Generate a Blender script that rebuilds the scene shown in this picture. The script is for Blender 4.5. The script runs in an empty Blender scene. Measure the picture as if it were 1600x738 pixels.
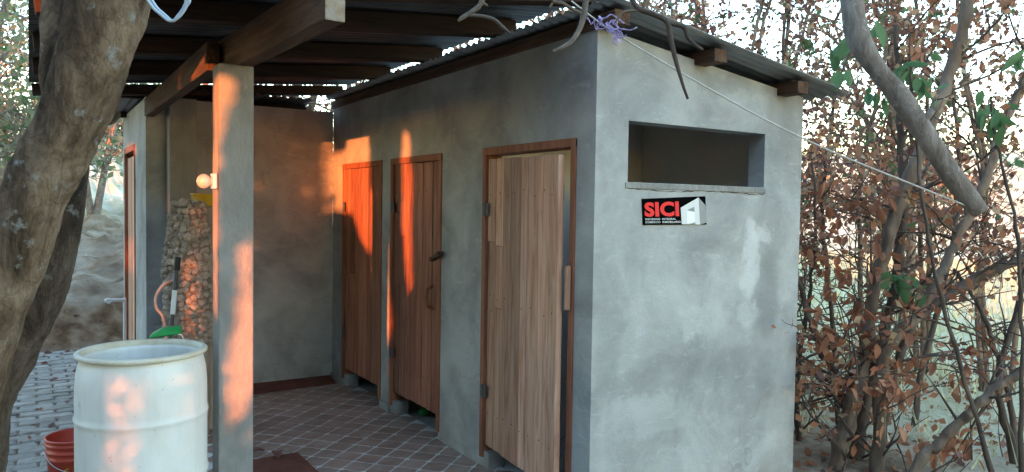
import bpy, bmesh, math, random
import numpy as np
from mathutils import Vector, Matrix
random.seed(7); rng = np.random.default_rng(7)
R = math.radians
S = bpy.context.scene
COL = S.collection

# ------------------------------------------------------------------ camera
FPX, YAW, PITCH, ROLL = 1175.63, R(32.6954), R(-2.1604), R(0.8629)
CAM = Vector((-2.4643, -3.0531, 1.6779))
_fw = Vector((math.sin(YAW)*math.cos(PITCH), math.cos(YAW)*math.cos(PITCH), math.sin(PITCH)))
_r0 = Vector((math.cos(YAW), -math.sin(YAW), 0)); _u0 = _r0.cross(_fw)
_ri = math.cos(ROLL)*_r0 + math.sin(ROLL)*_u0
_up = -math.sin(ROLL)*_r0 + math.cos(ROLL)*_u0
cd = bpy.data.cameras.new('camera'); cam = bpy.data.objects.new('camera', cd); COL.objects.link(cam)
cam.matrix_world = Matrix(((_ri.x, _up.x, -_fw.x, CAM.x), (_ri.y, _up.y, -_fw.y, CAM.y), (_ri.z, _up.z, -_fw.z, CAM.z), (0, 0, 0, 1)))
cd.sensor_width = 36; cd.lens = FPX/1600*36; cd.clip_start = .05; cd.clip_end = 600
S.camera = cam
def at(px, py, d):
    "a point of the place seen along a sight line of the survey, d metres away from the eye along the view axis"
    px, py, d = float(px), float(py), float(d)
    return CAM + d*(_fw + _ri*((px-800)/FPX) - _up*((py-369)/FPX))

# ------------------------------------------------------------------ light
SUN_AZ, SUN_EL = R(42), R(3.0)           # light travels towards (+x,+y); azimuth from +y
SUN_TO = Vector((math.sin(SUN_AZ)*math.cos(SUN_EL), math.cos(SUN_AZ)*math.cos(SUN_EL), -math.sin(SUN_EL)))
W = bpy.data.worlds.new('World'); S.world = W; W.use_nodes = True
nt = W.node_tree; bg = nt.nodes['Background']
sky = nt.nodes.new('ShaderNodeTexSky'); sky.sky_type = 'NISHITA'; sky.sun_disc = False
sky.sun_elevation = SUN_EL; sky.sun_rotation = SUN_AZ + math.pi
sky.air_density = 1.0; sky.dust_density = 0.15; sky.ozone_density = 1.7
nt.links.new(sky.outputs[0], bg.inputs[0]); bg.inputs[1].default_value = 0.15
sl = bpy.data.lights.new('sun', 'SUN'); sl.energy = 0.9; sl.angle = R(0.5); sl.color = (1, .25, .06)
so = bpy.data.objects.new('sun', sl); COL.objects.link(so)
so.rotation_euler = (-SUN_TO).to_track_quat('Z', 'Y').to_euler(); so.location = (-6, -6, 6)
S.view_settings.view_transform = 'Standard'; S.view_settings.look = 'None'
S.view_settings.exposure = 4.18; S.view_settings.gamma = 1; S.view_settings.use_curve_mapping = False
S.render.engine = 'CYCLES'; S.cycles.max_bounces = 8

# ------------------------------------------------------------------ materials
def ramp(n, cols, pos=None):
    r = n.nodes.new('ShaderNodeValToRGB'); e = r.color_ramp.elements
    pos = pos or [i/(len(cols)-1) for i in range(len(cols))]
    while len(e) < len(cols): e.new(.5)
    for i, c in enumerate(cols):
        e[i].position = pos[i]; e[i].color = (*c, 1)
    return r
def mat(name, cols, scale=4, rough=.85, stretch=(1, 1, 1), detail=6, bump=.3, bscale=None, metal=0, objvar=0, pos=None, coord='Object', distort=0, trans=0, spec=.3):
    m = bpy.data.materials.new(name); m.use_nodes = True; n = m.node_tree; L = n.links.new
    b = n.nodes['Principled BSDF']; b.inputs['Roughness'].default_value = rough; b.inputs['Metallic'].default_value = metal
    b.inputs['Specular IOR Level'].default_value = spec
    tc = n.nodes.new('ShaderNodeTexCoord'); mp = n.nodes.new('ShaderNodeMapping'); mp.inputs['Scale'].default_value = stretch
    if coord == 'World':
        g = n.nodes.new('ShaderNodeNewGeometry'); L(g.outputs['Position'], mp.inputs[0])
    else:
        L(tc.outputs[coord], mp.inputs[0])
    nz = n.nodes.new('ShaderNodeTexNoise'); nz.inputs['Scale'].default_value = scale; nz.inputs['Detail'].default_value = detail
    nz.inputs['Roughness'].default_value = .6; nz.inputs['Distortion'].default_value = distort; L(mp.outputs[0], nz.inputs[0])
    cr = ramp(n, cols, pos or [.3+.4*i/(len(cols)-1) for i in range(len(cols))]); L(nz.outputs[0], cr.inputs[0])
    out = cr.outputs[0]
    if objvar:
        oi = n.nodes.new('ShaderNodeObjectInfo')
        off = n.nodes.new('ShaderNodeVectorMath'); off.operation = 'SCALE'; L(oi.outputs['Random'], off.inputs['Scale']); off.inputs[0].default_value = (37, 53, 71)
        L(off.outputs[0], mp.inputs['Location'])
        mr = n.nodes.new('ShaderNodeMapRange'); mr.inputs[3].default_value = 1-objvar; mr.inputs[4].default_value = 1+objvar; L(oi.outputs['Random'], mr.inputs[0])
        hs = n.nodes.new('ShaderNodeHueSaturation'); L(mr.outputs[0], hs.inputs['Value']); L(out, hs.inputs['Color']); out = hs.outputs[0]
    L(out, b.inputs['Base Color'])
    if bump:
        n2 = n.nodes.new('ShaderNodeTexNoise'); n2.inputs['Scale'].default_value = bscale or scale*6; n2.inputs['Detail'].default_value = 8; L(mp.outputs[0], n2.inputs[0])
        bp = n.nodes.new('ShaderNodeBump'); bp.inputs['Strength'].default_value = bump; bp.inputs['Distance'].default_value = .02
        L(n2.outputs[0], bp.inputs['Height']); L(bp.outputs[0], b.inputs['Normal'])
    if trans:
        t = n.nodes.new('ShaderNodeBsdfTranslucent'); L(out, t.inputs[0]); mx = n.nodes.new('ShaderNodeMixShader'); mx.inputs[0].default_value = trans
        L(b.outputs[0], mx.inputs[1]); L(t.outputs[0], mx.inputs[2]); L(mx.outputs[0], n.nodes['Material Output'].inputs[0])
    return m

def concrete():
    "trowelled cement plaster; the gable carries its own stains (lime bloom, damp streaks, trowel marks)"
    m = bpy.data.materials.new('cement_plaster'); m.use_nodes = True; n = m.node_tree; L = n.links.new
    b = n.nodes['Principled BSDF']; b.inputs['Roughness'].default_value = .9; b.inputs['Specular IOR Level'].default_value = .2
    g = n.nodes.new('ShaderNodeNewGeometry'); P = g.outputs['Position']
    def noise(scale, detail=6, stretch=(1, 1, 1), dist=0, rough=.6):
        mp = n.nodes.new('ShaderNodeMapping'); mp.inputs['Scale'].default_value = stretch; L(P, mp.inputs[0])
        t = n.nodes.new('ShaderNodeTexNoise'); t.inputs['Scale'].default_value = scale; t.inputs['Detail'].default_value = detail
        t.inputs['Distortion'].default_value = dist; t.inputs['Roughness'].default_value = rough; L(mp.outputs[0], t.inputs[0]); return t.outputs[0]
    def math_(op, a, c, cl=False):
        q = n.nodes.new('ShaderNodeMath'); q.operation = op; q.use_clamp = cl
        for i, v in enumerate((a, c)):
            if isinstance(v, (int, float)): q.inputs[i].default_value = v
            else: L(v, q.inputs[i])
        return q.outputs[0]
    def mixc(f, a, c):
        q = n.nodes.new('ShaderNodeMix'); q.data_type = 'RGBA'; L(f, q.inputs[0])
        for i, v in ((6, a), (7, c)):
            if isinstance(v, tuple): q.inputs[i].default_value = (*v, 1)
            else: L(v, q.inputs[i])
        return q.outputs[2]
    def sm(v, lo, hi):
        q = n.nodes.new('ShaderNodeMapRange'); q.interpolation_type = 'SMOOTHSTEP'; L(v, q.inputs[0]); q.inputs[1].default_value = lo; q.inputs[2].default_value = hi; return q.outputs[0]
    cr = ramp(n, [(.24, .238, .232), (.355, .35, .342), (.46, .455, .445)], [.32, .5, .68]); L(noise(2.2, 9, (1, 1, 1), .4, .62), cr.inputs[0])
    c = cr.outputs[0]
    # trowel marks: lighter, sideways strokes
    c = mixc(math_('MULTIPLY', sm(noise(7, 5, (1, 1, 2.6), 1.4), .55, .72), .35), c, (.54, .535, .52))
    c = mixc(math_('MULTIPLY', sm(noise(30, 4, (1, 1, 3)), .6, .75), .3), c, (.22, .215, .21))
    sx = n.nodes.new('ShaderNodeSeparateXYZ'); L(P, sx.inputs[0]); X, Y, Z = sx.outputs
    gab = math_('LESS_THAN', Y, .004)
    warp = noise(3.0, 9, (1, 1, 1), 0, .65); w2 = noise(6, 9, (1, 1, 1), 0, .65)
    Xw = math_('ADD', X, math_('MULTIPLY', math_('SUBTRACT', warp, .5), .35))
    Zw = math_('ADD', Z, math_('MULTIPLY', math_('SUBTRACT', w2, .5), .35))
    def blob(cx, cz, rx, rz, lo=1.35, hi=.25):
        d = math_('ADD', math_('POWER', math_('ABSOLUTE', math_('DIVIDE', math_('SUBTRACT', Xw, cx), rx), 0), 2), math_('POWER', math_('ABSOLUTE', math_('DIVIDE', math_('SUBTRACT', Zw, cz), rz), 0), 2))
        return math_('MULTIPLY', sm(d, lo, hi), gab)
    damp = (.23, .23, .225); bloom = (.60, .60, .595)
    for a in ((1.47, 2.25, .16, .30, .55), (1.40, 1.72, .10, .55, .35), (1.38, 1.18, .13, .26, .75), (.95, .78, .55, .10, .4), (1.36, .75, .10, .5, .4), (.12, .95, .10, .3, .3), (1.0, 2.43, .45, .05, .45), (.3, .72, .25, .07, .4), (.05, 2.2, .05, .5, .3)):
        c = mixc(math_('MULTIPLY', blob(*a[:4]), a[4]*.75), c, damp)
    for a in ((1.19, 1.50, .07, .16, .9), (1.29, 1.53, .13, .06, .7), (1.22, 1.28, .08, .13, .7), (1.2, 1.05, .12, .08, .5), (.8, 1.05, .25, .10, .4), (.5, 1.9, .4, .5, .2), (.45, .55, .3, .12, .3)):
        c = mixc(math_('MULTIPLY', blob(*a[:4]), a[4]*.8), c, bloom)
    # hairline cracks
    vo = n.nodes.new('ShaderNodeTexVoronoi'); vo.feature = 'DISTANCE_TO_EDGE'; vo.inputs['Scale'].default_value = 1.1
    vm = n.nodes.new('ShaderNodeVectorMath'); vm.operation = 'ADD'; wn = n.nodes.new('ShaderNodeTexNoise'); wn.inputs['Scale'].default_value = 3.; wn.inputs['Detail'].default_value = 8
    ws = n.nodes.new('ShaderNodeVectorMath'); ws.operation = 'SCALE'; ws.inputs['Scale'].default_value = .5; L(P, wn.inputs[0]); L(wn.outputs[1], ws.inputs[0]); L(P, vm.inputs[0]); L(ws.outputs[0], vm.inputs[1]); L(vm.outputs[0], vo.inputs['Vector'])
    c = mixc(math_('MULTIPLY', math_('MULTIPLY', sm(vo.outputs['Distance'], .007, .001), sm(noise(1.3, 3), .52, .62)), .30), c, (.13, .13, .125))
    # splashed earth along the foot of the walls
    c = mixc(math_('MULTIPLY', math_('MULTIPLY', sm(Zw, .30, -.05), sm(noise(6, 8), .35, .65)), .55), c, (.21, .165, .125))
    # small pits
    c = mixc(math_('MULTIPLY', sm(noise(48, 3), .70, .76), .5), c, (.17, .17, .165))
    L(c, b.inputs['Base Color'])
    h = math_('ADD', math_('MULTIPLY', noise(5, 6, (1, 1, 2)), .6), math_('MULTIPLY', noise(60, 6), .25))
    bp = n.nodes.new('ShaderNodeBump'); bp.inputs['Strength'].default_value = .45; bp.inputs['Distance'].default_value = .02
    L(h, bp.inputs['Height']); L(bp.outputs[0], b.inputs['Normal'])
    return m
M = {}
M['plaster'] = concrete()
M['rough_concrete'] = mat('board_marked_concrete', [(.19, .18, .17), (.26, .25, .235), (.33, .315, .30)], 5, .92, (1, 1, .5), 8, .5, 45)
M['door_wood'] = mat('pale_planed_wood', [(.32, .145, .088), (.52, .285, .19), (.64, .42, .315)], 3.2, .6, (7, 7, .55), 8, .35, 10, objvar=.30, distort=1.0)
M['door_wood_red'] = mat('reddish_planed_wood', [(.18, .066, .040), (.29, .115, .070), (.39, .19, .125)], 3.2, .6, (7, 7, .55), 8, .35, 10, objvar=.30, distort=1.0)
M['frame_wood'] = mat('red_brown_frame_wood', [(.18, .062, .034), (.28, .105, .058), (.34, .15, .09)], 4, .65, (5, 5, .6), 8, .3, 20)
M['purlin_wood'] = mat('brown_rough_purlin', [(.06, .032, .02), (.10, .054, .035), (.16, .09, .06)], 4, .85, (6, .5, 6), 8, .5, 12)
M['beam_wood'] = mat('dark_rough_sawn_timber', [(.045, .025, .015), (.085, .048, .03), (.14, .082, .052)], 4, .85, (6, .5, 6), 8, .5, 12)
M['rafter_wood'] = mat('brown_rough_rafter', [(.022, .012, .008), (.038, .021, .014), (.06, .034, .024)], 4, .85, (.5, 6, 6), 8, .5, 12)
M['end_grain'] = mat('weathered_end_grain', [(.22, .15, .10), (.33, .25, .18), (.38, .34, .31)], 14, .9, (1, 1, 1), 8, .4, 40)
M['sheet'] = mat('galvanised_sheet', [(.20, .205, .21), (.29, .295, .30), (.36, .365, .37)], 3, .42, (1, 4, 1), 6, .08, 30, metal=.55)
M['canopy_sheet'] = mat('smoke_darkened_sheet', [(.05, .05, .052), (.08, .08, .084), (.12, .12, .125)], 3, .5, (1, 4, 1), 6, .08, 30, metal=.4)  # canopy metal, darker grey all over than the block's roof sheet
M['old_sheet'] = mat('dull_old_sheet', [(.15, .14, .16), (.22, .21, .23), (.28, .26, .28)], 3, .55, (1, 4, 1), 6, .08, 30, metal=.3)
M['tile'] = mat('brown_floor_tile', [(.22, .14, .108), (.29, .195, .158), (.36, .26, .215)], 7, .55, (1, 1, 1), 6, .1, 60, objvar=.12, spec=.4)
M['grout'] = mat('pale_grout', [(.45, .43, .40), (.58, .56, .53), (.66, .64, .61)], 6, .9, bump=.3, bscale=60)
M['mat_red'] = mat('red_brown_mat', [(.10, .034, .022), (.15, .05, .032), (.18, .066, .044)], 9, .95, bump=.6, bscale=120)
def barkmat(name, cols, lich, crack=.34):
    m = bpy.data.materials.new(name); m.use_nodes = True; n = m.node_tree; L = n.links.new
    b = n.nodes['Principled BSDF']; b.inputs['Roughness'].default_value = .95; b.inputs['Specular IOR Level'].default_value = .15
    g = n.nodes.new('ShaderNodeTexCoord')
    def nz(sc, st, d=9, dist=0, r=.65):
        mp = n.nodes.new('ShaderNodeMapping'); mp.inputs['Scale'].default_value = st; L(g.outputs['Object'], mp.inputs[0])
        t = n.nodes.new('ShaderNodeTexNoise'); t.inputs['Scale'].default_value = sc; t.inputs['Detail'].default_value = d; t.inputs['Distortion'].default_value = dist; t.inputs['Roughness'].default_value = r; L(mp.outputs[0], t.inputs[0]); return t.outputs[0]
    r1 = ramp(n, cols, [.36, .46, .54, .64]); n1 = nz(9, (1, 1, .38), 12, .6, .72); L(n1, r1.inputs[0])
    mk_ = n.nodes.new('ShaderNodeMapRange'); mk_.inputs[1].default_value = .60; mk_.inputs[2].default_value = .68; L(nz(16, (1, 1, 1), 10), mk_.inputs[0])
    mx = n.nodes.new('ShaderNodeMix'); mx.data_type = 'RGBA'; mx.inputs[7].default_value = (*lich, 1); L(mk_.outputs[0], mx.inputs[0]); L(r1.outputs[0], mx.inputs[6])
    m2 = n.nodes.new('ShaderNodeMapRange'); m2.inputs[1].default_value = .54; m2.inputs[2].default_value = .66; L(nz(3.2, (1, 1, .5), 6), m2.inputs[0])
    mx2 = n.nodes.new('ShaderNodeMix'); mx2.data_type = 'RGBA'; mx2.inputs[7].default_value = (cols[1][0]*.7, cols[1][1]*.7, cols[1][2]*.7, 1); L(m2.outputs[0], mx2.inputs[0]); L(mx.outputs[2], mx2.inputs[6])
    L(mx2.outputs[2], b.inputs['Base Color'])
    mpv = n.nodes.new('ShaderNodeMapping'); mpv.inputs['Scale'].default_value = (1, 1, .3); av = n.nodes.new('ShaderNodeVectorMath'); av.operation = 'ADD'; wv = n.nodes.new('ShaderNodeTexNoise'); wv.inputs['Scale'].default_value = 11; wv.inputs['Detail'].default_value = 6
    sv = n.nodes.new('ShaderNodeVectorMath'); sv.operation = 'SCALE'; sv.inputs['Scale'].default_value = .16; L(g.outputs['Object'], wv.inputs[0]); L(wv.outputs[1], sv.inputs[0]); L(g.outputs['Object'], av.inputs[0]); L(sv.outputs[0], av.inputs[1]); L(av.outputs[0], mpv.inputs[0])
    vo = n.nodes.new('ShaderNodeTexVoronoi'); vo.feature = 'DISTANCE_TO_EDGE'; vo.inputs['Scale'].default_value = 24; L(mpv.outputs[0], vo.inputs['Vector'])
    cm = n.nodes.new('ShaderNodeMapRange'); cm.inputs[1].default_value = .07; cm.inputs[2].default_value = .0; cm.inputs[4].default_value = crack; L(vo.outputs['Distance'], cm.inputs[0])
    mx3 = n.nodes.new('ShaderNodeMix'); mx3.data_type = 'RGBA'; mx3.inputs[7].default_value = (cols[0][0]*.6, cols[0][1]*.6, cols[0][2]*.6, 1); L(cm.outputs[0], mx3.inputs[0]); L(mx2.outputs[2], mx3.inputs[6]); L(mx3.outputs[2], b.inputs['Base Color'])
    b0 = n.nodes.new('ShaderNodeBump'); b0.inputs['Strength'].default_value = 1.3*crack; b0.inputs['Distance'].default_value = .015; vmx = n.nodes.new('ShaderNodeMath'); vmx.operation = 'MINIMUM'; vmx.inputs[1].default_value = .18; L(vo.outputs['Distance'], vmx.inputs[0]); L(vmx.outputs[0], b0.inputs['Height'])
    bp = n.nodes.new('ShaderNodeBump'); bp.inputs['Strength'].default_value = 1.0; bp.inputs['Distance'].default_value = .03; L(b0.outputs[0], bp.inputs['Normal'])
    L(n1, bp.inputs['Height']); bp2 = n.nodes.new('ShaderNodeBump'); bp2.inputs['Strength'].default_value = .8; bp2.inputs['Distance'].default_value = .008
    L(nz(70, (1, 1, .5), 8), bp2.inputs['Height']); L(bp.outputs[0], bp2.inputs['Normal']); L(bp2.outputs[0], b.inputs['Normal'])
    return m
M['bark'] = barkmat('grey_brown_bark', [(.05, .033, .022), (.145, .096, .062), (.245, .168, .112), (.35, .262, .19)], (.40, .385, .36))
M['bark_dark'] = barkmat('dark_bark', [(.025, .019, .015), (.065, .047, .035), (.115, .085, .066), (.17, .135, .11)], (.26, .25, .24))
M['stem'] = mat('brown_stem_bark', [(.09, .062, .045), (.17, .12, .088), (.25, .19, .145)], 8, .9, (1, 1, .35), 8, .8, 26)
M['stem_dark'] = mat('dark_stem_bark', [(.045, .032, .026), (.09, .065, .052), (.14, .105, .085)], 8, .9, (1, 1, .35), 8, .8, 26)
M['grey_stem'] = barkmat('bare_grey_wood', [(.12, .09, .072), (.20, .16, .135), (.26, .215, .185), (.33, .28, .25)], (.38, .36, .34), .0)
def leafm(name, a, b, c, t=.35): return mat(name, [a, b, c], 1.3, .6, (1, 1, 1), 3, 0, coord='World', trans=t, pos=[.35, .5, .65], spec=.3)
M['leaf_rust'] = leafm('rusty_dry_leaf', (.24, .085, .046), (.38, .155, .085), (.50, .25, .15))
M['leaf_dark'] = leafm('dark_dry_leaf', (.12, .055, .045), (.20, .095, .075), (.28, .15, .12), .35)
M['leaf_tan'] = leafm('tan_dry_leaf', (.34, .22, .13), (.44, .31, .19), (.54, .42, .28))
M['leaf_green'] = leafm('fresh_green_leaf', (.07, .14, .06), (.11, .20, .085), (.16, .26, .12), .45)
M['leaf_pale'] = leafm('pale_olive_leaf', (.20, .23, .13), (.28, .31, .19), (.36, .37, .25), .5)
M['leaf_hedge'] = leafm('hedge_leaf', (.03, .055, .02), (.05, .08, .03), (.075, .10, .04), .0)
M['drum'] = mat('white_drum_plastic', [(.72, .70, .65), (.80, .785, .75), (.83, .82, .79)], 3, .42, (1, 1, .5), 8, .06, 40, spec=.5)
M['drum_rim'] = mat('stained_drum_rim', [(.50, .42, .30), (.66, .60, .48), (.73, .71, .64)], 6, .5, (1, 1, 1), 8, .1, 40)
M['bucket'] = mat('orange_red_plastic', [(.52, .06, .035), (.58, .075, .042), (.62, .09, .055)], 4, .42, bump=.05, spec=.5)
M['white'] = mat('white_plastic', [(.70, .69, .66), (.77, .76, .74)], 5, .4, bump=.03)
M['bulb'] = mat('milky_bulb_glass', [(.46, .42, .37), (.52, .48, .43)], 5, .25, bump=0, spec=.6)
M['green_plastic'] = mat('green_plastic', [(.01, .24, .055), (.015, .32, .08)], 5, .35, bump=.05, spec=.5)
M['blue_plastic'] = mat('blue_plastic', [(.012, .025, .16), (.02, .04, .22)], 5, .4, bump=.05)
M['yellow'] = mat('yellow_plastic', [(.55, .30, .02), (.66, .38, .03)], 5, .4, bump=.05)
M['black'] = mat('black_plastic', [(.015, .015, .015), (.03, .03, .03)], 5, .5, bump=.05)
M['pole'] = mat('dark_pole', [(.05, .05, .052), (.09, .09, .09)], 8, .5, bump=.1)
M['hose'] = mat('grey_hose', [(.24, .25, .25), (.32, .32, .32)], 8, .45, bump=.05)
M['wire'] = mat('pale_blue_wire', [(.40, .47, .55), (.52, .58, .65)], 8, .45, bump=.05)
M['rope'] = mat('pale_cord', [(.50, .45, .40), (.62, .57, .52)], 60, .9, bump=.3)
M['purple'] = mat('purple_thread', [(.30, .24, .46), (.46, .38, .62)], 20, .8, bump=.2)
M['stone'] = mat('tan_rubble_stone', [(.34, .26, .21), (.50, .40, .33), (.64, .55, .47)], 5, .95, (1, 1, 1), 7, .7, 30, objvar=.35)
M['mortar'] = mat('tan_mortar', [(.26, .20, .16), (.34, .27, .22), (.42, .34, .28)], 6, .95, bump=.8, bscale=35)
M['block'] = mat('tan_earth_plaster', [(.26, .19, .15), (.33, .25, .20), (.38, .30, .24)], 5, .95, bump=.5, bscale=35)
M['paver'] = mat('grey_concrete_paver', [(.24, .20, .165), (.35, .30, .255), (.44, .39, .34)], 7, .92, bump=.5, bscale=45, objvar=.14)
M['sign_black'] = mat('black_panel', [(.003, .003, .003), (.005, .005, .005)], 5, 1, bump=0, spec=.0)
M['sign_red'] = mat('red_lettering', [(.78, .015, .02), (.82, .02, .025)], 5, .5, bump=0)
M['sign_white'] = mat('white_print', [(.84, .84, .84), (.88, .88, .88)], 5, .5, bump=0)
M['sign_pale'] = mat('pale_print', [(.66, .66, .66), (.70, .70, .70)], 5, .5, bump=0)
M['sign_grey'] = mat('grey_print', [(.26, .26, .26), (.30, .30, .30)], 5, .5, bump=0)
M['metal'] = mat('bright_metal', [(.5, .5, .5), (.6, .6, .6)], 8, .3, metal=.9, bump=.05)

def grime(m):
    "streaks of dirt running down and scuffs, over a plastic"
    n = m.node_tree; L = n.links.new; b = n.nodes['Principled BSDF']; src = b.inputs['Base Color'].links[0].from_socket
    tc = n.nodes.new('ShaderNodeTexCoord')
    def nz(st, sc, lo, hi, d=8):
        mp = n.nodes.new('ShaderNodeMapping'); mp.inputs['Scale'].default_value = st; L(tc.outputs['Object'], mp.inputs[0]); t = n.nodes.new('ShaderNodeTexNoise'); t.inputs['Scale'].default_value = sc; t.inputs['Detail'].default_value = d; L(mp.outputs[0], t.inputs[0])
        r_ = n.nodes.new('ShaderNodeMapRange'); r_.inputs[1].default_value = lo; r_.inputs[2].default_value = hi; L(t.outputs[0], r_.inputs[0]); return r_.outputs[0]
    for st, sc, lo, hi, k_, col in (((1, 1, .07), 16, .52, .72, .20, (.42, .36, .27)), ((1, 1, 1), 34, .66, .72, .35, (.36, .33, .28)), ((1, 1, .5), 5, .52, .70, .28, (.52, .48, .40)), ((3, 3, .4), 50, .70, .74, .4, (.30, .28, .25))):
        f = nz(st, sc, lo, hi); q = n.nodes.new('ShaderNodeMath'); q.operation = 'MULTIPLY'; q.inputs[1].default_value = k_; L(f, q.inputs[0])
        x = n.nodes.new('ShaderNodeMix'); x.data_type = 'RGBA'; L(q.outputs[0], x.inputs[0]); L(src, x.inputs[6]); x.inputs[7].default_value = (*col, 1); src = x.outputs[2]
    L(src, b.inputs['Base Color'])
grime(M['drum']); grime(M['drum_rim'])
def ground_mat():
    m = bpy.data.materials.new('bare_earth_and_dry_grass'); m.use_nodes = True; n = m.node_tree; L = n.links.new
    b = n.nodes['Principled BSDF']; b.inputs['Roughness'].default_value = .95; b.inputs['Specular IOR Level'].default_value = .15
    g = n.nodes.new('ShaderNodeNewGeometry')
    def noise(s, d=8):
        t = n.nodes.new('ShaderNodeTexNoise'); t.inputs['Scale'].default_value = s; t.inputs['Detail'].default_value = d; L(g.outputs[0], t.inputs[0]); return t.outputs[0]
    r1 = ramp(n, [(.13, .082, .05), (.26, .18, .122), (.38, .29, .21)], [.32, .5, .68]); L(noise(2.0), r1.inputs[0])
    r2 = ramp(n, [(.46, .41, .25), (.58, .52, .35), (.68, .61, .44)], [.32, .5, .68]); L(noise(.5), r2.inputs[0])
    at_ = n.nodes.new('ShaderNodeVertexColor'); at_.layer_name = 'grass'
    mx = n.nodes.new('ShaderNodeMix'); mx.data_type = 'RGBA'
    L(at_.outputs[0], mx.inputs[0]); L(r1.outputs[0], mx.inputs[6]); L(r2.outputs[0], mx.inputs[7]); sp = n.nodes.new('ShaderNodeSeparateXYZ'); L(g.outputs['Normal'], sp.inputs[0]); st = n.nodes.new('ShaderNodeMapRange'); st.inputs[1].default_value = .93; st.inputs[2].default_value = .72; L(sp.outputs[2], st.inputs[0])
    r3 = ramp(n, [(.11, .058, .032), (.21, .12, .07), (.33, .22, .14)], [.35, .5, .65]); L(noise(5), r3.inputs[0])
    m3 = n.nodes.new('ShaderNodeMix'); m3.data_type = 'RGBA'; L(st.outputs[0], m3.inputs[0]); L(mx.outputs[2], m3.inputs[6]); L(r3.outputs[0], m3.inputs[7])
    L(m3.outputs[2], b.inputs['Base Color'])
    bp = n.nodes.new('ShaderNodeBump'); bp.inputs['Strength'].default_value = 1.0; bp.inputs['Distance'].default_value = .04; L(noise(14), bp.inputs['Height']); L(bp.outputs[0], b.inputs['Normal'])
    return m
M['ground'] = ground_mat()

# ------------------------------------------------------------------ builders
ORG = {}
def tag(o, label=None, cat=None, group=None, kind=None):
    if label: o['label'] = label
    if cat: o['category'] = cat
    if group: o['group'] = group
    if kind: o['kind'] = kind
    return o
def thing(name, label, cat, loc=(0, 0, 0), group=None):
    o = bpy.data.objects.new(name, None); COL.objects.link(o); o.location = loc; o.empty_display_size = .1
    ORG[o.name] = Vector(loc); return tag(o, label, cat, group)
class MB:
    def __init__(s): s.v = []; s.f = []; s.mi = []; s.sm = []; s.cur = 0
    def add(s, vs, fs, smooth=False):
        k = len(s.v); s.v += [tuple(p) for p in vs]; s.f += [tuple(i+k for i in f) for f in fs]
        s.mi += [s.cur]*len(fs); s.sm += [smooth]*len(fs); return s
    def box(s, x0, x1, y0, y1, z0, z1):
        return s.hexa([(x0, y0, z0), (x1, y0, z0), (x1, y1, z0), (x0, y1, z0), (x0, y0, z1), (x1, y0, z1), (x1, y1, z1), (x0, y1, z1)])
    def hexa(s, p): return s.add(p, [(3, 2, 1, 0), (4, 5, 6, 7), (0, 1, 5, 4), (1, 2, 6, 5), (2, 3, 7, 6), (3, 0, 4, 7)])
    def bar(s, a, b, w, h, up=(0, 0, 1), endmat=None):
        a, b = Vector(a), Vector(b); d = (b-a).normalized(); sd = d.cross(Vector(up)).normalized()*w/2; u = sd.cross(d).normalized()*h/2
        p = [a-sd-u, a+sd-u, b+sd-u, b-sd-u, a-sd+u, a+sd+u, b+sd+u, b-sd+u]; s.hexa(p)
        if endmat is not None: s.mi[-4] = endmat; s.mi[-2] = endmat
        return s
    def tube(s, pts, rad, n=8, rough=0, cap=True, freq=9):
        pts = [Vector(p) for p in pts]; m = len(pts)
        if not hasattr(rad, '__len__'): rad = [rad]*m
        ring = []; ref = None; k = len(s.v); vs = []
        for i, p in enumerate(pts):
            d = (pts[min(i+1, m-1)]-pts[max(i-1, 0)]).normalized()
            if ref is None: ref = d.orthogonal().normalized()
            ref = (ref - d*ref.dot(d)).normalized(); b = d.cross(ref)
            for j in range(n):
                a = 2*math.pi*j/n; r = rad[i]
                if rough: r *= 1 + rough*(math.sin(3*a+i*.35)*.4+math.sin(5*a-i*.22+1)*.3+random.uniform(-.5, .5)*.5)
                vs.append(p+(ref*math.cos(a)+b*math.sin(a))*r)
        fs = [(i*n+j, i*n+(j+1) % n, (i+1)*n+(j+1) % n, (i+1)*n+j) for i in range(m-1) for j in range(n)]
        s.add(vs, fs, True)
        if cap: s.add([vs[j] for j in range(n)][::-1], [tuple(range(n))]); s.add([vs[(m-1)*n+j] for j in range(n)], [tuple(range(n))])
        return s
    def lathe(s, prof, c, n=32, scale=(1, 1)):
        vs = [(c[0]+r*math.cos(2*math.pi*j/n)*scale[0], c[1]+r*math.sin(2*math.pi*j/n)*scale[1], c[2]+z) for r, z in prof for j in range(n)]
        fs = [(i*n+j, i*n+(j+1) % n, (i+1)*n+(j+1) % n, (i+1)*n+j) for i in range(len(prof)-1) for j in range(n)]
        return s.add(vs, fs, True)
    def build(s, name, mats, parent=None, bevel=0, loc=None, kind=None):
        o0 = Vector((0, 0, 0))
        if parent is not None: o0 = ORG.get(parent.name, o0)
        if loc is not None: o0 = Vector(loc)
        me = bpy.data.meshes.new(name); me.from_pydata([(x-o0.x, y-o0.y, z-o0.z) for x, y, z in s.v], [], s.f); me.update()
        mats = mats if isinstance(mats, (list, tuple)) else [mats]
        for m in mats: me.materials.append(m)
        me.polygons.foreach_set('material_index', s.mi); me.polygons.foreach_set('use_smooth', s.sm)
        o = bpy.data.objects.new(name, me); COL.objects.link(o)
        if parent is not None: o.parent = parent
        if loc is not None: o.location = o0 - (ORG.get(parent.name, Vector((0, 0, 0))) if parent is not None else Vector((0, 0, 0)))
        ORG[o.name] = o0
        if bevel:
            bv = o.modifiers.new('bevel', 'BEVEL'); bv.width = bevel; bv.segments = 2; bv.limit_method = 'ANGLE'; bv.angle_limit = R(40)
        if kind: o['kind'] = kind
        return o
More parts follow.
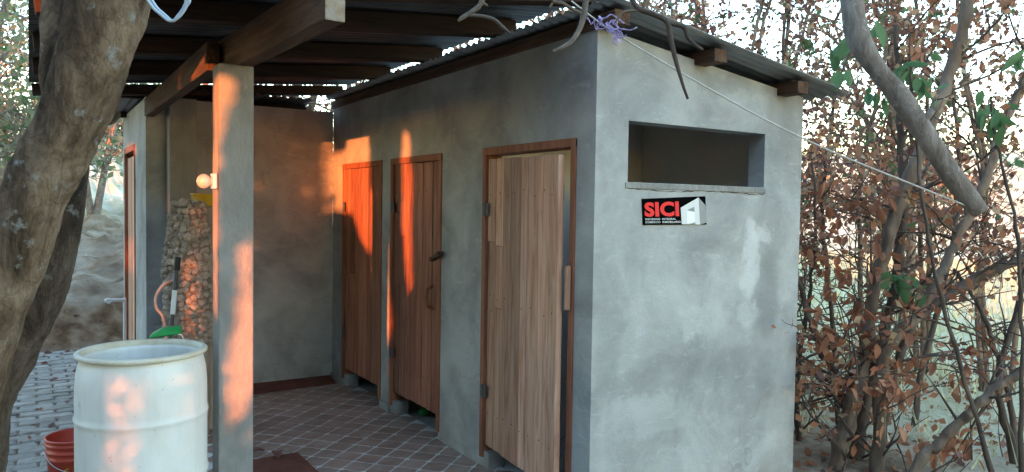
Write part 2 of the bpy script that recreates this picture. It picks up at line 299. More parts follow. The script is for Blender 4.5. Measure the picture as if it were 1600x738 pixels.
def piece(name, me, parent, loc, rot=(0, 0, 0), sc=(1, 1, 1)):
    o = bpy.data.objects.new(name, me); COL.objects.link(o); o.parent = parent
    o.location = Vector(loc)-ORG.get(parent.name, Vector((0, 0, 0))); o.rotation_euler = rot; o.scale = sc; return o
def curve(pts, n=10):
    "smooth points through a polyline (Catmull-Rom); extra columns ride along"
    P = [np.array(p, float) for p in pts]; P = [2*P[0]-P[1]]+P+[2*P[-1]-P[-2]]; out = []
    for i in range(1, len(P)-2):
        for k in range(n):
            t = k/n; a, b, c, d = P[i-1:i+3]
            out.append(.5*((2*b)+(c-a)*t+(2*a-5*b+4*c-d)*t*t+(3*b-a-3*c+d)*t**3))
    out.append(P[-2]); return out
def stem(pxs, n=8):
    "rows of (px, py, width px, depth) -> centre points and radii"
    q = curve(pxs, n); return [at(a[0], a[1], a[3]) for a in q], [max(.002, a[2]*a[3]/FPX/2) for a in q]

def leaves(C, size, spread=None, flat=0.0, asp=.55, droop=0):
    "many folded leaves: each 6 vertices, 4 triangles-ish (two quads)"
    C = np.asarray(C, float); n = len(C)
    sz = np.asarray(size, float) if np.ndim(size) else rng.uniform(.45, 1.5, n)*size
    d = rng.normal(size=(n, 3)); d[:, 2] *= (1-flat); d[:, 2] -= droop; d /= np.linalg.norm(d, axis=1)[:, None]
    u = rng.normal(size=(n, 3)); u -= d*(u*d).sum(1)[:, None]; u /= np.linalg.norm(u, axis=1)[:, None]
    w = np.cross(d, u); s = sz[:, None]; a = asp
    V = np.stack([C-d*s*.5, C-d*s*.05+u*s*a*.5+w*s*.10, C+d*s*.5+w*s*.06, C-d*s*.05-u*s*a*.5+w*s*.10], 1).reshape(-1, 3)
    F = (np.arange(n)*4)[:, None]+np.array([[0, 1, 2, 3]])
    return V, F
def leaf_obj(name, sets, parent=None, kind='stuff'):
    "sets: list of (V, F, material)"
    me = bpy.data.meshes.new(name); vs = []; fs = []; mi = []; k = 0; mats = []
    for V, F, m in sets:
        vs.append(V); fs.append(F+k); k += len(V); mi += [len(mats)]*len(F); mats.append(m)
    o0 = np.array(ORG.get(parent.name, (0, 0, 0))) if parent is not None else np.zeros(3)
    V = np.concatenate(vs)-o0; F = np.concatenate(fs).astype(np.int32)
    me.vertices.add(len(V)); me.vertices.foreach_set('co', V.ravel())
    me.loops.add(F.size); me.loops.foreach_set('vertex_index', F.ravel())
    me.polygons.add(len(F)); me.polygons.foreach_set('loop_start', np.arange(len(F), dtype=np.int32)*F.shape[1])
    me.polygons.foreach_set('loop_total', np.full(len(F), F.shape[1], np.int32))
    for m in mats: me.materials.append(m)
    me.polygons.foreach_set('material_index', np.array(mi, np.int32)); me.update(calc_edges=True)
    o = bpy.data.objects.new(name, me); COL.objects.link(o)
    if parent is not None: o.parent = parent
    if kind: o['kind'] = kind
    return o

# ------------------------------------------------------------------ ground, pavers, hills
def sst(a, b, x): t = np.clip((x-a)/(b-a), 0, 1); return t*t*(3-2*t)
def height(x, y):
    r = np.hypot(x+1, y-2)
    wl = 1-sst(1.5, 5.0, x)
    rough = .06*np.sin(2.1*x+.7*y)*np.sin(1.7*y-.6*x)+.03*np.sin(5.3*x+2)*np.sin(4.7*y)
    rough = rough*(1-(1-sst(1.0, 2.0, x))*(1-sst(6.5, 7.2, y)))
    fine = .03*np.sin(7.3*x+3.1*y+1.3*np.sin(2.2*y))*np.sin(6.1*y-2.7*x)+.03*np.sin(13*x+2*np.sin(5*y))*np.sin(11.7*y+1.5*np.sin(7*x))
    rough = rough+fine*sst(6.55, 7.0, y)*wl
    bank = wl*(.52*sst(6.75, 7.35, y+.15*np.sin(2.3*x))+.085*np.clip(y-7.3, 0, 14))*(1+.0*x)
    far = sst(-6, 14, (x*math.sin(YAW)+y*math.cos(YAW)))*6.0*sst(26, 62, r)+sst(-6, 14, (x*math.sin(YAW)+y*math.cos(YAW)))*2.5*sst(45, 110, r)*(1+.35*np.sin(x*.06+1)*np.sin(y*.05))
    return -.035+bank*(1+rough*1.2)+rough*sst(2.5, 6, r)*.8+far
xs = np.unique(np.concatenate([np.linspace(-150, -10, 40), np.linspace(-10, 12, 221), np.linspace(12, 160, 45)]))
ys = np.unique(np.concatenate([np.linspace(-120, -8, 30), np.linspace(-8, 16, 241), np.linspace(16, 170, 45)]))
X, Y = np.meshgrid(xs, ys); Z = height(X, Y); nx = len(xs)
gb = MB(); gb.add(np.stack([X.ravel(), Y.ravel(), Z.ravel()], 1).tolist(), [(j*nx+i, j*nx+i+1, (j+1)*nx+i+1, (j+1)*nx+i) for j in range(len(ys)-1) for i in range(nx-1)], True)
go = gb.build('ground', M['ground'], kind='structure')
ca = go.data.color_attributes.new('grass', 'FLOAT_COLOR', 'POINT')
gr = np.clip(sst(9, 22, np.hypot(X+1, Y-2))+sst(2.2, 4.5, X)*.9, 0, 1).ravel()
ca.data.foreach_set('color', np.stack([gr, gr, gr, np.ones_like(gr)], 1).ravel())

pv = thing('paving', 'strip of weathered grey concrete pavers beside the white drum', 'paving', (-2.6, 4, 0)); pv['kind'] = 'structure'
pb = MB(); pb.box(-.117, .117, -.0585, .0585, -.05, 0)
pm0 = pb.build('paver', M['paver']); pmesh = pm0.data
bpy.data.objects.remove(pm0)
def paver_mesh(seed):
    random.seed(seed); b = bmesh.new(); b.from_mesh(pmesh); bmesh.ops.bevel(b, geom=[e for e in b.edges if abs(e.verts[0].co.z) < .001 and abs(e.verts[1].co.z) < .001 or abs(e.verts[0].co.z-e.verts[1].co.z) > .01], offset=.010, segments=1, affect='EDGES')
    for v in b.verts: v.co.x += random.uniform(-.007, .007); v.co.y += random.uniform(-.006, .006); v.co.z += random.uniform(-.003, .003)
    me = bpy.data.meshes.new('paver'); b.to_mesh(me); b.free(); me.materials.append(M['paver']); return me
pms = [paver_mesh(i) for i in range(5)]; random.seed(11)
cnt = 0
for j in range(38):
    y = 2.05+j*.124
    for i in range(8):
        x = -3.55+i*.25+(.125 if j % 2 else 0)
        if x > -1.70 or cnt >= 296: continue
        cnt += 1
        piece('paver', random.choice(pms), pv, (x, y, random.uniform(-.010, .006)), (random.uniform(-.03, .03), random.uniform(-.025, .025), random.uniform(-.05, .05)))
bd = MB(); bd.box(-3.7, -1.7, 1.95, 6.75, -.06, -.018); bd.build('bedding', M['ground'], pv)

# ------------------------------------------------------------------ tiled porch floor
fl = MB(); fl.box(-1.70, .10, -.6, 4.0, -.12, -.0035); fo = fl.build('floor', M['grout'], kind='structure')
NODE = (-.79, 1.72); TP = .156; ca_, sa_ = math.cos(R(41)), math.sin(R(41)); g1_, g2_, ch = .011, .013, .016
def tile_mesh():
    h, k_ = TP/2-g1_/2-.001, TP/2-g2_/2-.001
    o = [(-h+ch, -k_), (h-ch*.5, -k_), (h, -k_+ch*.7), (h, k_-ch), (h-ch, k_), (-h+ch*.5, k_), (-h, k_-ch*.7), (-h, -k_+ch)]
    b = MB(); b.add([(x, y, 0) for x, y in o]+[(x*.99, y*.99, -.02) for x, y in o], [tuple(range(8))]+[(i, i+8, (i+1) % 8+8, (i+1) % 8) for i in range(8)])
    b.f[0] = tuple(range(8)); t_ = b.build('tile', M['tile']); me = t_.data; bpy.data.objects.remove(t_); return me
hme = tile_mesh(); cells = []
for i in range(-40, 41):
    for j in range(-40, 41):
        u = (i+.5)*TP; v = (j+.5)*TP; x = NODE[0]+u*ca_-v*sa_; y = NODE[1]+u*sa_+v*ca_
        if -1.45 < x < .09 and .75 < y < 4.02: cells.append((-y, x, y))
for _, x, y in sorted(cells)[:298]:
    piece('tile', hme, fo, (x, y, random.uniform(-.0008, .0008)), (0, 0, R(41)))

# ------------------------------------------------------------------ latrine block
W_, LL, T = 1.678, 3.99, .12
bl = thing('latrine_block', 'low grey cement block with three wooden doors, a slot window and a sloping tin roof', 'building', (.8, 2, 0))
DO = [(2.784, 3.701), (1.711, 2.598), (.156, 1.132)]
w = MB(); zt = 2.62; zd = 2.05
w.box(0, T, T, .156, 0, zd); w.box(0, T, 1.132, 1.711, 0, zd); w.box(0, T, 2.598, 2.784, 0, zd); w.box(0, T, 3.701, LL, 0, zd); w.box(0, T, T, LL, zd, 2.648)
gt = lambda x: 2.615-.1262*x
def gpan(x0, x1, z0, z1=None):
    za, zb = (gt(x0), gt(x1)) if z1 is None else (z1, z1)
    w.hexa([(x0, 0, z0), (x1, 0, z0), (x1, T, z0), (x0, T, z0), (x0, 0, za), (x1, 0, zb), (x1, T, zb), (x0, T, za)])
gpan(0, .222, -.3); gpan(.222, 1.321, -.3, 1.824); gpan(.222, 1.321, 2.150); gpan(1.321, W_, -.3)
w.box(W_-T, W_, T, LL, -.3, 2.375); w.box(T, W_-T, LL-T, LL, -.1, 2.40)
for y_ in (1.36, 2.64): w.hexa([(T, y_, -.1), (W_-T, y_, -.1), (W_-T, y_+.1, -.1), (T, y_+.1, -.1), (T, y_, 2.645), (W_-T, y_, 2.44), (W_-T, y_+.1, 2.44), (T, y_+.1, 2.645)])
w.box(T, W_-T, T, LL-T, -.1, -.02)
for (a, b_) in DO: w.box(.004, T, b_-.10, b_, -.02, .10); w.box(.004, T, a, a+.03, -.02, .06)
w.build('wall', M['plaster'], bl)
ln = MB(); ln.box(T+.004, W_-T-.01, 1.345, 1.357, -.02, 2.42); ln.box(W_-T-.012, W_-T-.003, T+.002, 1.344, -.02, 2.36); ln.box(T+.003, W_-T-.013, T+.003, 1.343, -.018, -.01); ln.build('limewashed_lining', mat('old_limewash', [(.66, .65, .66), (.76, .75, .76), (.81, .80, .81)], 3, .9), bl)  # pale panels added inside to bounce light and brighten the room behind the window
s_ = MB(); s_.box(.205, 1.335, -.006, .0005, 1.790, 1.822); s_.build('window_sill', M['rough_concrete'], bl, bevel=.004)
# ragged joint under the sill
cr_ = MB(); pts = [(x, -.0025, 1.787+.006*math.sin(9*x)+random.uniform(-.004, .004)) for x in np.linspace(.21, 1.33, 40)]
cr_.tube(pts, [random.choice((.0006, .0015, .0028)) for _ in pts], 5)
cr_.build('crack', M['black'], bl)
# plinth skirting lumps at the pier feet
for y0, y1 in ((2.60, 2.78), (3.70, 3.98)):
    pl_ = MB(); pl_.box(-.018, -.0005, y0, y1, -.01, .05+random.random()*.03); pl_.build('skirting', M['rough_concrete'], bl, bevel=.008)
# door frames
for a, b_ in DO:
    f = MB(); t = .042
    f.box(-.012, T-.01, a+.001, a+t, .06, zd-.001); f.box(-.012, T-.01, b_-t, b_-.001, .06, zd-.001); f.box(-.014, T-.012, a+.001, b_-.001, zd-t, zd+.006)
    f.build('door_frame', M['frame_wood'], bl, bevel=.004)
def door(hy, ey, z0, z1, woodkey, ang=0., sag=0., x0=.022, seed=0, handle=None, width=None):
    "hy: hinge edge (far), ey: free edge (near); planks run up and down"
    random.seed(seed); wid = width or (hy-ey); rails = MB(); org = Vector((x0, hy, 0))
    def tr(px, py, pz):                       # px: into the room, py: from the hinge, pz: up
        return Vector((x0-py*math.sin(ang)+px*math.cos(ang), hy-py*math.cos(ang)-px*math.sin(ang), pz-sag*py))
    def tbox(b, px0, px1, py0, py1, pz0, pz1):
        b.hexa([tr(px0, py1, pz0), tr(px1, py1, pz0), tr(px1, py0, pz0), tr(px0, py0, pz0), tr(px0, py1, pz1), tr(px1, py1, pz1), tr(px1, py0, pz1), tr(px0, py0, pz1)])
    tbox(rails, .022, .045, .04, wid-.04, (z0+z1)/2, (z0+z1)/2+.09); d = rails.build('door', M['frame_wood'], bl)
    for zz in (z0+.18, z1-.25):
        q_ = MB(); tbox(q_, .022, .045, .04, wid-.04, zz, zz+.09); q_.build('batten', M['frame_wood'], d)
    nails = MB(); n = 8; cuts = [0]+[wid*(i+random.uniform(-.18, .18))/n for i in range(1, n)]+[wid]
    for i in range(n):
        zs = [z0+random.uniform(-.004, .004)]
        if i < 2: zs += [1.02+.03*i, 1.46-.02*i]
        zs += [z1+random.uniform(-.004, .004)]
        for k in range(len(zs)-1):
            p = MB(); o = random.uniform(-.005, .005); tbox(p, -.012+o, .0215, cuts[i]+.0018, cuts[i+1]-.0018, zs[k]+.0008, zs[k+1]-.0008)
            p.build('plank', M[woodkey], d, bevel=.003)
            for zn in (z0+.22, (z0+z1)/2+.045, z1-.21):
                if zs[k] < zn < zs[k+1]:
                    for fy in (random.uniform(.3, .7),):
                        py = cuts[i]+(cuts[i+1]-cuts[i])*fy; c0 = tr(-.0125+o, py, zn+random.uniform(-.02, .02)); c1 = tr(-.018+o, py, zn); c1.z = c0.z; nails.tube([c0, c1], .0026, 6)
    nails.build('nails', M['pole'], d, kind='stuff')
    return d, tr, tbox
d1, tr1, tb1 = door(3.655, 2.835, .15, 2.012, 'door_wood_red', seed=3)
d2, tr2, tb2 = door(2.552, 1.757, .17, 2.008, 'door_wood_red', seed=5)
d3, tr3, tb3 = door(1.086, .215, .145, 1.985, 'door_wood', ang=R(5.1), sag=.021, seed=9)
# turn blocks on the jambs, the pull on the middle door, hinges
tb = MB(); tb.bar((-.030, 1.80, 1.295), (-.034, 1.655, 1.352), .028, .045, (1, 0, 0)); tb.build('turn_block', M['beam_wood'], bl, bevel=.005)
tb = MB(); tb.box(-.045, -.0155, .168, .192, 1.13, 1.37); tb.build('turn_block', M['door_wood'], bl, bevel=.005)
hd = MB(); hd.tube([(-.0+.008, 1.86, 1.10), (-.035, 1.855, 1.08), (-.045, 1.85, 1.02), (-.035, 1.85, .95), (.008, 1.855, .93)], .011, 8); hd.build('handle', M['frame_wood'], d2)
for dd, hy in ((d1, 3.655), (d2, 2.552), (d3, 1.086)):
    for zz in (.45, 1.62):
        h = MB(); h.tube([(-.012, hy+.004, zz), (-.012, hy+.004, zz+.09)], .008, 8); h.box(-.0135, -.0125, hy-.035, hy+.03, zz+.004, zz+.086); h.build('hinge', M['pole'], dd)
# purlins
pm = 0
for px_ in (.035, .75, 1.47):
    zt_ = 2.70-.145*px_-.022; p = MB(); p.bar((px_, -.15, zt_-.036), (px_, 4.03, zt_-.036), .10, .072, endmat=1); p.build('purlin', [M['purlin_wood'], M['purlin_wood']], bl, bevel=.004)
def corrugated(x0, x1, y0, y1, zf, along='x', pitch=.076, amp=.009, thick=.0012, seg=2):
    "sheet with waves across; zf(x, y) gives the mid height"
    b = MB(); k = 8
    if along == 'x': m = int((y1-y0)/pitch*k); V = [(x0+(x1-x0)*i/seg, y0+(y1-y0)*j/m) for i in range(seg+1) for j in range(m+1)]; ph = [2*math.pi*q[1]/pitch for q in V]
    else: m = int((x1-x0)/pitch*k); V = [(x0+(x1-x0)*j/m, y0+(y1-y0)*i/seg) for i in range(seg+1) for j in range(m+1)]; ph = [2*math.pi*q[0]/pitch for q in V]
    top = [(q[0], q[1], zf(*q)+amp*math.sin(a)+thick) for q, a in zip(V, ph)]; bot = [(q[0], q[1], zf(*q)+amp*math.sin(a)-thick) for q, a in zip(V, ph)]
    n_ = m+1; N = len(V)
    q = [(i*n_+j, i*n_+j+1, (i+1)*n_+j+1, (i+1)*n_+j) for i in range(seg) for j in range(m)]
    if along == 'x': q = [f[::-1] for f in q]
    fs = q + [tuple(v+N for v in f[::-1]) for f in q]
    bd_ = [(j, j+1) for j in range(m)]+[(seg*n_+j+1, seg*n_+j) for j in range(m)]+[((i+1)*n_, i*n_) for i in range(seg)]+[(i*n_+m, (i+1)*n_+m) for i in range(seg)]
    fs += [(a, c, c+N, a+N) for a, c in bd_]
    b.add(top+bot, fs, True)
    return b
ysh = [-.20, .65, 1.50, 2.35, 3.20, 4.06]
for i in range(5):
    o_ = .004 if i % 2 else 0
    corrugated(-.075, 1.835, ysh[i], ysh[i+1]+.05*(i < 4), lambda x, y, o_=o_: 2.70-.145*x+o_-max(0, x-1.72)**2*1.6, seg=14).build('roof_sheet', M['sheet'], bl)

# ------------------------------------------------------------------ annex behind
ax = thing('concrete_annex', 'grey concrete outhouse at the back of the porch with a door on its left side', 'building', (-1, 4.5, 0))
a = MB(); xa = -1.632
a.box(xa, -.002, LL, LL+.12, -.1, 2.567); a.box(xa, xa+.12, LL+.12, 4.73, -.1, 2.56); a.box(xa, xa+.12, 4.73, 5.62, 2.22, 2.56); a.box(xa, xa+.12, 5.62, 5.80, -.1, 2.55); a.box(xa+.12, 0, 5.68, 5.80, -.1, 2.55)
a.box(xa+.12, -.15, LL+.12, 5.68, -.1, .0); a.box(-.12, 0, LL+.12, 5.68, -.1, 2.5)
a.build('wall', M['plaster'], ax)
p = MB(); p.box(-1.475, -1.262, 3.80, 3.9895, -.1, 2.555); p.build('pier', M['rough_concrete'], ax, bevel=.006)
f = MB(); f.box(xa-.01, xa+.1, 4.732, 4.772, 0, 2.215); f.box(xa-.01, xa+.1, 5.578, 5.618, 0, 2.215); f.box(xa-.012, xa+.1, 4.772, 5.578, 2.16, 2.216); f.build('door_frame', M['frame_wood'], ax, bevel=.004)
dd = MB(); dd.box(xa+.045, xa+.06, 4.79, 5.56, 1.0, 1.1); da = dd.build('door', M['frame_wood'], ax)
for i in range(6):
    q = MB(); q.box(xa+.02, xa+.0445, 4.778+i*.133, 4.778+i*.133+.130, .06, 2.12); q.build('plank', M['door_wood'], da, bevel=.003)
corrugated(-1.9, -.20, 3.86, 6.0, lambda x, y: 2.655-.03*(y-4)+.012*x, along='y', seg=3).build('roof_sheet', M['old_sheet'], ax)
for yy in (4.2, 5.5):
    q = MB(); q.bar((-1.85, yy, 2.60-.03*(yy-4)), (-.21, yy, 2.62-.03*(yy-4)), .06, .055); q.build('purlin', M['rafter_wood'], ax)

# ------------------------------------------------------------------ porch canopy
cn = thing('porch_canopy', 'tin porch roof on rough timbers held by one square concrete column', 'canopy', (-1.565, 1.13, 0))
c = MB(); cx0, cx1, cy0, cy1 = -1.640, -1.466, 1.03, 1.20
c.hexa([(cx0-.004, cy0, -.15), (cx1, cy0-.002, -.15), (cx1, cy1, -.15), (cx0, cy1, -.15), (cx0, cy0, 2.398), (cx1, cy0, 2.398), (cx1, cy1, 2.398), (cx0, cy1, 2.398)])
c.build('column', M['rough_concrete'], cn, bevel=.008)
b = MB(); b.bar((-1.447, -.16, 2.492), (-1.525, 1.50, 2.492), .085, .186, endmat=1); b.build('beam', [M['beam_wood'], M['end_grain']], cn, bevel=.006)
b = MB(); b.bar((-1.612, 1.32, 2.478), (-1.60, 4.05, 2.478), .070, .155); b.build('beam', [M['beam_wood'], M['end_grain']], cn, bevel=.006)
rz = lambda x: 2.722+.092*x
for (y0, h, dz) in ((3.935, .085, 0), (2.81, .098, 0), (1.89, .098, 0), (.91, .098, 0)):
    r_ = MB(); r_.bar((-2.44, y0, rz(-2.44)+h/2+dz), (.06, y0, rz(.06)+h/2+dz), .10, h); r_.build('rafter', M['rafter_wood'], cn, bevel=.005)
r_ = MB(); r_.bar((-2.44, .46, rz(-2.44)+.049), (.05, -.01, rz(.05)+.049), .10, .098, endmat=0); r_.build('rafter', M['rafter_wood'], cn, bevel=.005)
yc = [.0, 1.02, 2.02, 3.02, 4.0]
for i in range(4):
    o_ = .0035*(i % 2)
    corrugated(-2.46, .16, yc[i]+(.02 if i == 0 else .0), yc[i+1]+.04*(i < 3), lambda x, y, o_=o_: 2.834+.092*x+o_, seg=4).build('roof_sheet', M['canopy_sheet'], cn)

lb = thing('light_bulb', 'small round white bulb in a holder on the left side of the concrete column', 'light bulb', (-1.67, 1.08, 1.79))
q = MB(); q.box(-1.668, -1.6445, 1.045, 1.115, 1.752, 1.832); q.build('holder', M['white'], lb, bevel=.006)
q = MB(); q.tube([(-1.667, 1.08, 1.79), (-1.685, 1.08, 1.79)], .02, 12)
q.lathe([(.001, -.038), (.018, -.033), (.031, -.020), (.037, 0), (.031, .020), (.018, .033), (.001, .038)], (-1.705, 1.08, 1.79), 16); q.build('bulb', M['bulb'], lb)

# ------------------------------------------------------------------ mats, dry leaves on the floor, oddments behind the doors
m_ = MB(); m_.box(-1.43, -.955, 1.25, 1.93, 0.0, .013); tag(m_.build('doormat', M['mat_red'], bevel=.005, loc=(-1.15, 1.6, 0)), 'dark red mat on the tiles beside the foot of the concrete column', 'mat')
m_ = MB(); m_.hexa([(-1.25, 3.66, .0), (-.05, 3.73, .0), (.0, 3.985, .0), (-1.25, 3.985, .0), (-1.25, 3.66, .012), (-.05, 3.73, .012), (-.02, 3.985, .03), (-1.25, 3.985, .03)])
tag(m_.build('floor_mat', M['mat_red'], bevel=.004, loc=(-.6, 3.85, 0)), 'long red brown mat along the foot of the back wall', 'mat')
for x, y, s, r, lab in ((-1.20, 2.02, .11, .3, 'curled brown leaf lying just behind the dark red mat'), (-1.10, 1.90, .13, 1.4, 'large curled brown leaf on the edge of the dark red mat'), (-1.22, 2.25, .08, 2.2, 'small dark leaf on the tiles well behind the dark red mat')):
    q = MB(); n_ = 7
    for i in range(n_):
        pass
    vs = []; fs = []
    for i in range(n_):
        t = i/(n_-1); wd = math.sin(math.pi*min(1, t*1.02+.02))**.7*.28*s+.001
        for j in (-1, 0, 1):
            lx, ly, lz = (t-.5)*s, j*wd, .004+.02*abs(j)*(.5+.5*math.sin(3*t))+.018*math.sin(math.pi*t)
            vs.append((x+lx*math.cos(r)-ly*math.sin(r), y+lx*math.sin(r)+ly*math.cos(r), .014+lz))
    for i in range(n_-1):
        for j in range(2): fs.append((i*3+j, i*3+j+1, i*3+j+4, i*3+j+3))
    q.add(vs, fs, True); tag(q.build('dry_leaf', M['leaf_dark'], loc=(x, y, .01)), lab, 'leaf', 'dry leaves on the porch floor')
def bag(name, c, r, key, label):
    q = MB(); random.seed(len(name)); n_ = 14
    prof = [(.02, .0), (.8, .02), (1.0, .35), (.85, .75), (.4, 1.0), (.12, 1.12), (.2, 1.3)]
    vs = []
    for rr, zz in prof:
        for j in range(n_):
            a_ = 2*math.pi*j/n_; k = rr*r*(1+.18*math.sin(3*a_+zz*4)+random.uniform(-.1, .1)); vs.append((c[0]+k*math.cos(a_), c[1]+k*math.sin(a_), c[2]+zz*r))
    q.add(vs, [(i*n_+j, i*n_+(j+1) % n_, (i+1)*n_+(j+1) % n_, (i+1)*n_+j) for i in range(len(prof)-1) for j in range(n_)], True)
    tag(q.build(name, M[key], loc=c), label, 'bag')
bag('plastic_bag', (.24, 2.44, -.02), .055, 'green_plastic', 'green plastic bag glimpsed under the middle door')
bag('plastic_sack', (.28, .84, -.02), .09, 'blue_plastic', 'blue plastic bag glimpsed under the nearest door')

# ------------------------------------------------------------------ rubble pillar, tub, broom, hose
rp = thing('rubble_pillar', 'knobbly tan rubble pillar against a smooth earth block behind the column', 'pillar', (-1.45, 2.85, 0))
k = MB(); k.box(-1.455, -1.235, 2.80, 3.15, -.1, 1.650); k.build('block', M['block'], rp, bevel=.015)
def rw(z): return .165 if z < 1.3 else .165-(z-1.3)/.42*.065
k = MB(); k.lathe([(rw(z)-.022, z) for z in np.linspace(-.1, 1.64, 12)]+[(.05, 1.66), (.001, 1.665)], (-1.505, 2.74, 0), 20); k.build('core', M['mortar'], rp)
def stone_mesh(seed):
    b_ = bmesh.new(); bmesh.ops.create_icosphere(b_, subdivisions=1, radius=1)
    rr = random.Random(seed)
    for v in b_.verts: v.co *= rr.uniform(.75, 1.15)
    me = bpy.data.meshes.new('stone'); b_.to_mesh(me); b_.free(); me.materials.append(M['stone']); return me
sms = [stone_mesh(i) for i in range(8)]; random.seed(4); cnt = 0
z = .70
while z < 1.71 and cnt < 294:
    step = .046; r0 = rw(z)
    n_ = int(math.pi*r0*1.3/.047)
    for i in range(n_):
        a_ = R(150)+R(215)*(i+random.uniform(-.3, .3))/n_
        s = random.uniform(.019, .034)
        piece('stone', random.choice(sms), rp, (-1.505+(r0-.012)*math.cos(a_), 2.74+(r0-.012)*math.sin(a_), z+random.uniform(-.014, .014)), (random.uniform(0, 3), random.uniform(0, 3), random.uniform(0, 3)), (s*random.uniform(.8, 1.2), s, s*random.uniform(.7, 1.3))); cnt += 1
    z += step
for x, y in ((-1.53, 2.70), (-1.47, 2.68), (-1.50, 2.74), (-1.55, 2.75), (-1.46, 2.74)):
    piece('stone', random.choice(sms), rp, (x, y, 1.675), (random.random(), 1, 2), (.035, .03, .03))
yt = thing('plastic_tub', 'yellow plastic tub on top of the earth block', 'tub', (-1.36, 2.93, 1.65))
q = MB(); q.lathe([(.001, 1.652), (.085, 1.652), (.092, 1.665), (.098, 1.735), (.104, 1.738), (.104, 1.748), (.096, 1.748), (.09, 1.67), (.001, 1.664)], (-1.355, 2.93, 0), 28); q.build('body', M['yellow'], yt)
br = thing('broom_handle', 'dark pole with a black tip and a white band leaning by the rubble pillar', 'pole', (-1.75, 2.1, 0))
A_, B_ = Vector((-1.80, 2.02, .0)), Vector(at(277, 412, 4.95))
q = MB(); q.tube([A_, B_], .012, 8); q.build('shaft', M['pole'], br)
dv = (B_-A_); q = MB(); q.tube([A_+dv*.965, A_+dv*1.03], .02, 10); q.build('tip', M['black'], br)
q = MB(); q.tube([A_+dv*.745, A_+dv*.865], .0165, 10); q.build('band', M['white'], br)
hs = curve([at(272, 438, 5.0), at(256, 445, 4.97), at(244, 463, 4.95), at(245, 482, 4.95), at(256, 500, 4.95), at(262, 560, 4.95), at(262, 640, 4.95), at(255, 690, 4.95)], 8)
q = MB(); q.tube(hs, .0105, 10); tag(q.build('hose', M['hose'], loc=hs[-1]), 'pale grey hose curving out beside the dark pole above the drum', 'hose')
tp = thing('standpipe', 'thin white water pipe with a sideways spout by the outhouse corner', 'pipe', (-1.70, 5.0, .35))
q = MB(); q.tube([(-1.70, 5, .1), (-1.70, 5, .735)], .016, 10); q.build('riser', M['white'], tp)
q = MB(); q.tube([(-1.69, 5, .738), (-1.87, 5, .738)], .018, 10); q.tube([(-1.84, 5, .738), (-1.84, 4.95, .738)], .026, 10); q.build('spout', M['white'], tp)

# ------------------------------------------------------------------ drum, bucket, dipper
DR = (-1.995, 1.06)
dm = thing('plastic_drum', 'white open plastic drum standing in front of the concrete column', 'drum', (DR[0], DR[1], -.01))
q = MB(); r = .298
prof = [(.001, -.01), (r-.03, -.01), (r-.008, .01), (r-.002, .04), (r, .16), (r, .30), (r+.001, .315), (r+.005, .325), (r+.0065, .335), (r+.005, .345), (r+.001, .355), (r, .37), (r, .60), (r+.001, .615), (r+.0045, .625), (r+.006, .632), (r+.0045, .64), (r+.001, .65), (r, .665), (r-.001, .78), (r-.006, .85), (r-.016, .895), (r-.022, .915), (r-.022, .925)]
prof2 = [(r-.030, .925), (r-.030, .90), (r-.026, .80), (r-.022, .5), (r-.02, .03), (.001, .012)]
q.lathe(prof+prof2, (DR[0], DR[1], 0), 64); q.build('body', M['drum'], dm)
q = MB(); q.lathe([(r-.031, .922), (r-.021, .922), (r-.006, .926), (r+.001, .932), (r+.001, .944), (r-.006, .950), (r-.022, .951), (r-.031, .946), (r-.031, .922)], (DR[0], DR[1], 0), 64); q.build('rim', M['drum_rim'], dm)
q = MB(); q.lathe([(.001, .50), (r-.024, .50)], (DR[0], DR[1], 0), 48); wt = mat('cloudy_water', [(.20, .19, .15), (.27, .26, .22)], 4, .08, bump=.02, spec=.5); q.build('water', wt, dm)
gs = thing('plastic_scoop', 'green plastic scoop hooked over the far rim of the white drum', 'scoop', (-1.85, 1.33, .95))
g0 = Vector((-1.87, 1.325, .957)); g1 = Vector((-1.79, 1.30, .99))
q = MB(); q.add([g0+Vector((-.065, 0, 0)), g0+Vector((-.05, 0, .018)), g0+Vector((0, 0, .045)), g1+Vector((.01, 0, .02)), g1+Vector((.015, 0, -.018)), g0+Vector((.04, 0, .0)), g0+Vector((-.02, 0, .0))] + [p_+Vector((.012, .07, .0)) for p_ in (g0+Vector((-.065, 0, 0)), g0+Vector((-.05, 0, .018)), g0+Vector((0, 0, .045)), g1+Vector((.01, 0, .02)), g1+Vector((.015, 0, -.018)), g0+Vector((.04, 0, .0)), g0+Vector((-.02, 0, .0)))], [tuple(range(6, -1, -1)), tuple(range(7, 14))]+[(i, (i+1) % 7, (i+1) % 7+7, i+7) for i in range(7)])
q.build('bowl', M['green_plastic'], gs, bevel=.004)
q = MB(); q.tube([g1+Vector((-.03, .02, -.02)), g1+Vector((.012, .02, -.025)), g1+Vector((.03, .02, -.06))], .008, 8); q.build('clasp', M['metal'], gs)
bk = thing('plastic_bucket', 'orange red plastic bucket standing on the pavers beside the white drum', 'bucket', (-2.262, 1.78, 0))
BC = (-2.255, 1.765, 0); q = MB()
q.lathe([(.001, .002), (.124, .002), (.128, .01), (.139, .255), (.145, .258), (.145, .268), (.140, .272), (.141, .292), (.148, .295), (.148, .305), (.143, .309), (.144, .330), (.151, .334), (.151, .343), (.146, .347), (.147, .358), (.153, .362), (.153, .371), (.146, .373), (.140, .365), (.122, .012), (.001, .010)], BC, 48); q.build('body', M['bucket'], bk)
q = MB(); q.tube([(BC[0]+.153*math.cos(t), BC[1]+.153*math.sin(t)-.02*math.sin(t), .30-.10*math.sin(math.pi*(t-R(190))/R(160))) for t in np.linspace(R(190), R(350), 20)], .003, 6); q.build('handle', M['metal'], bk)
q = MB()                                      # faded ring of print on the side
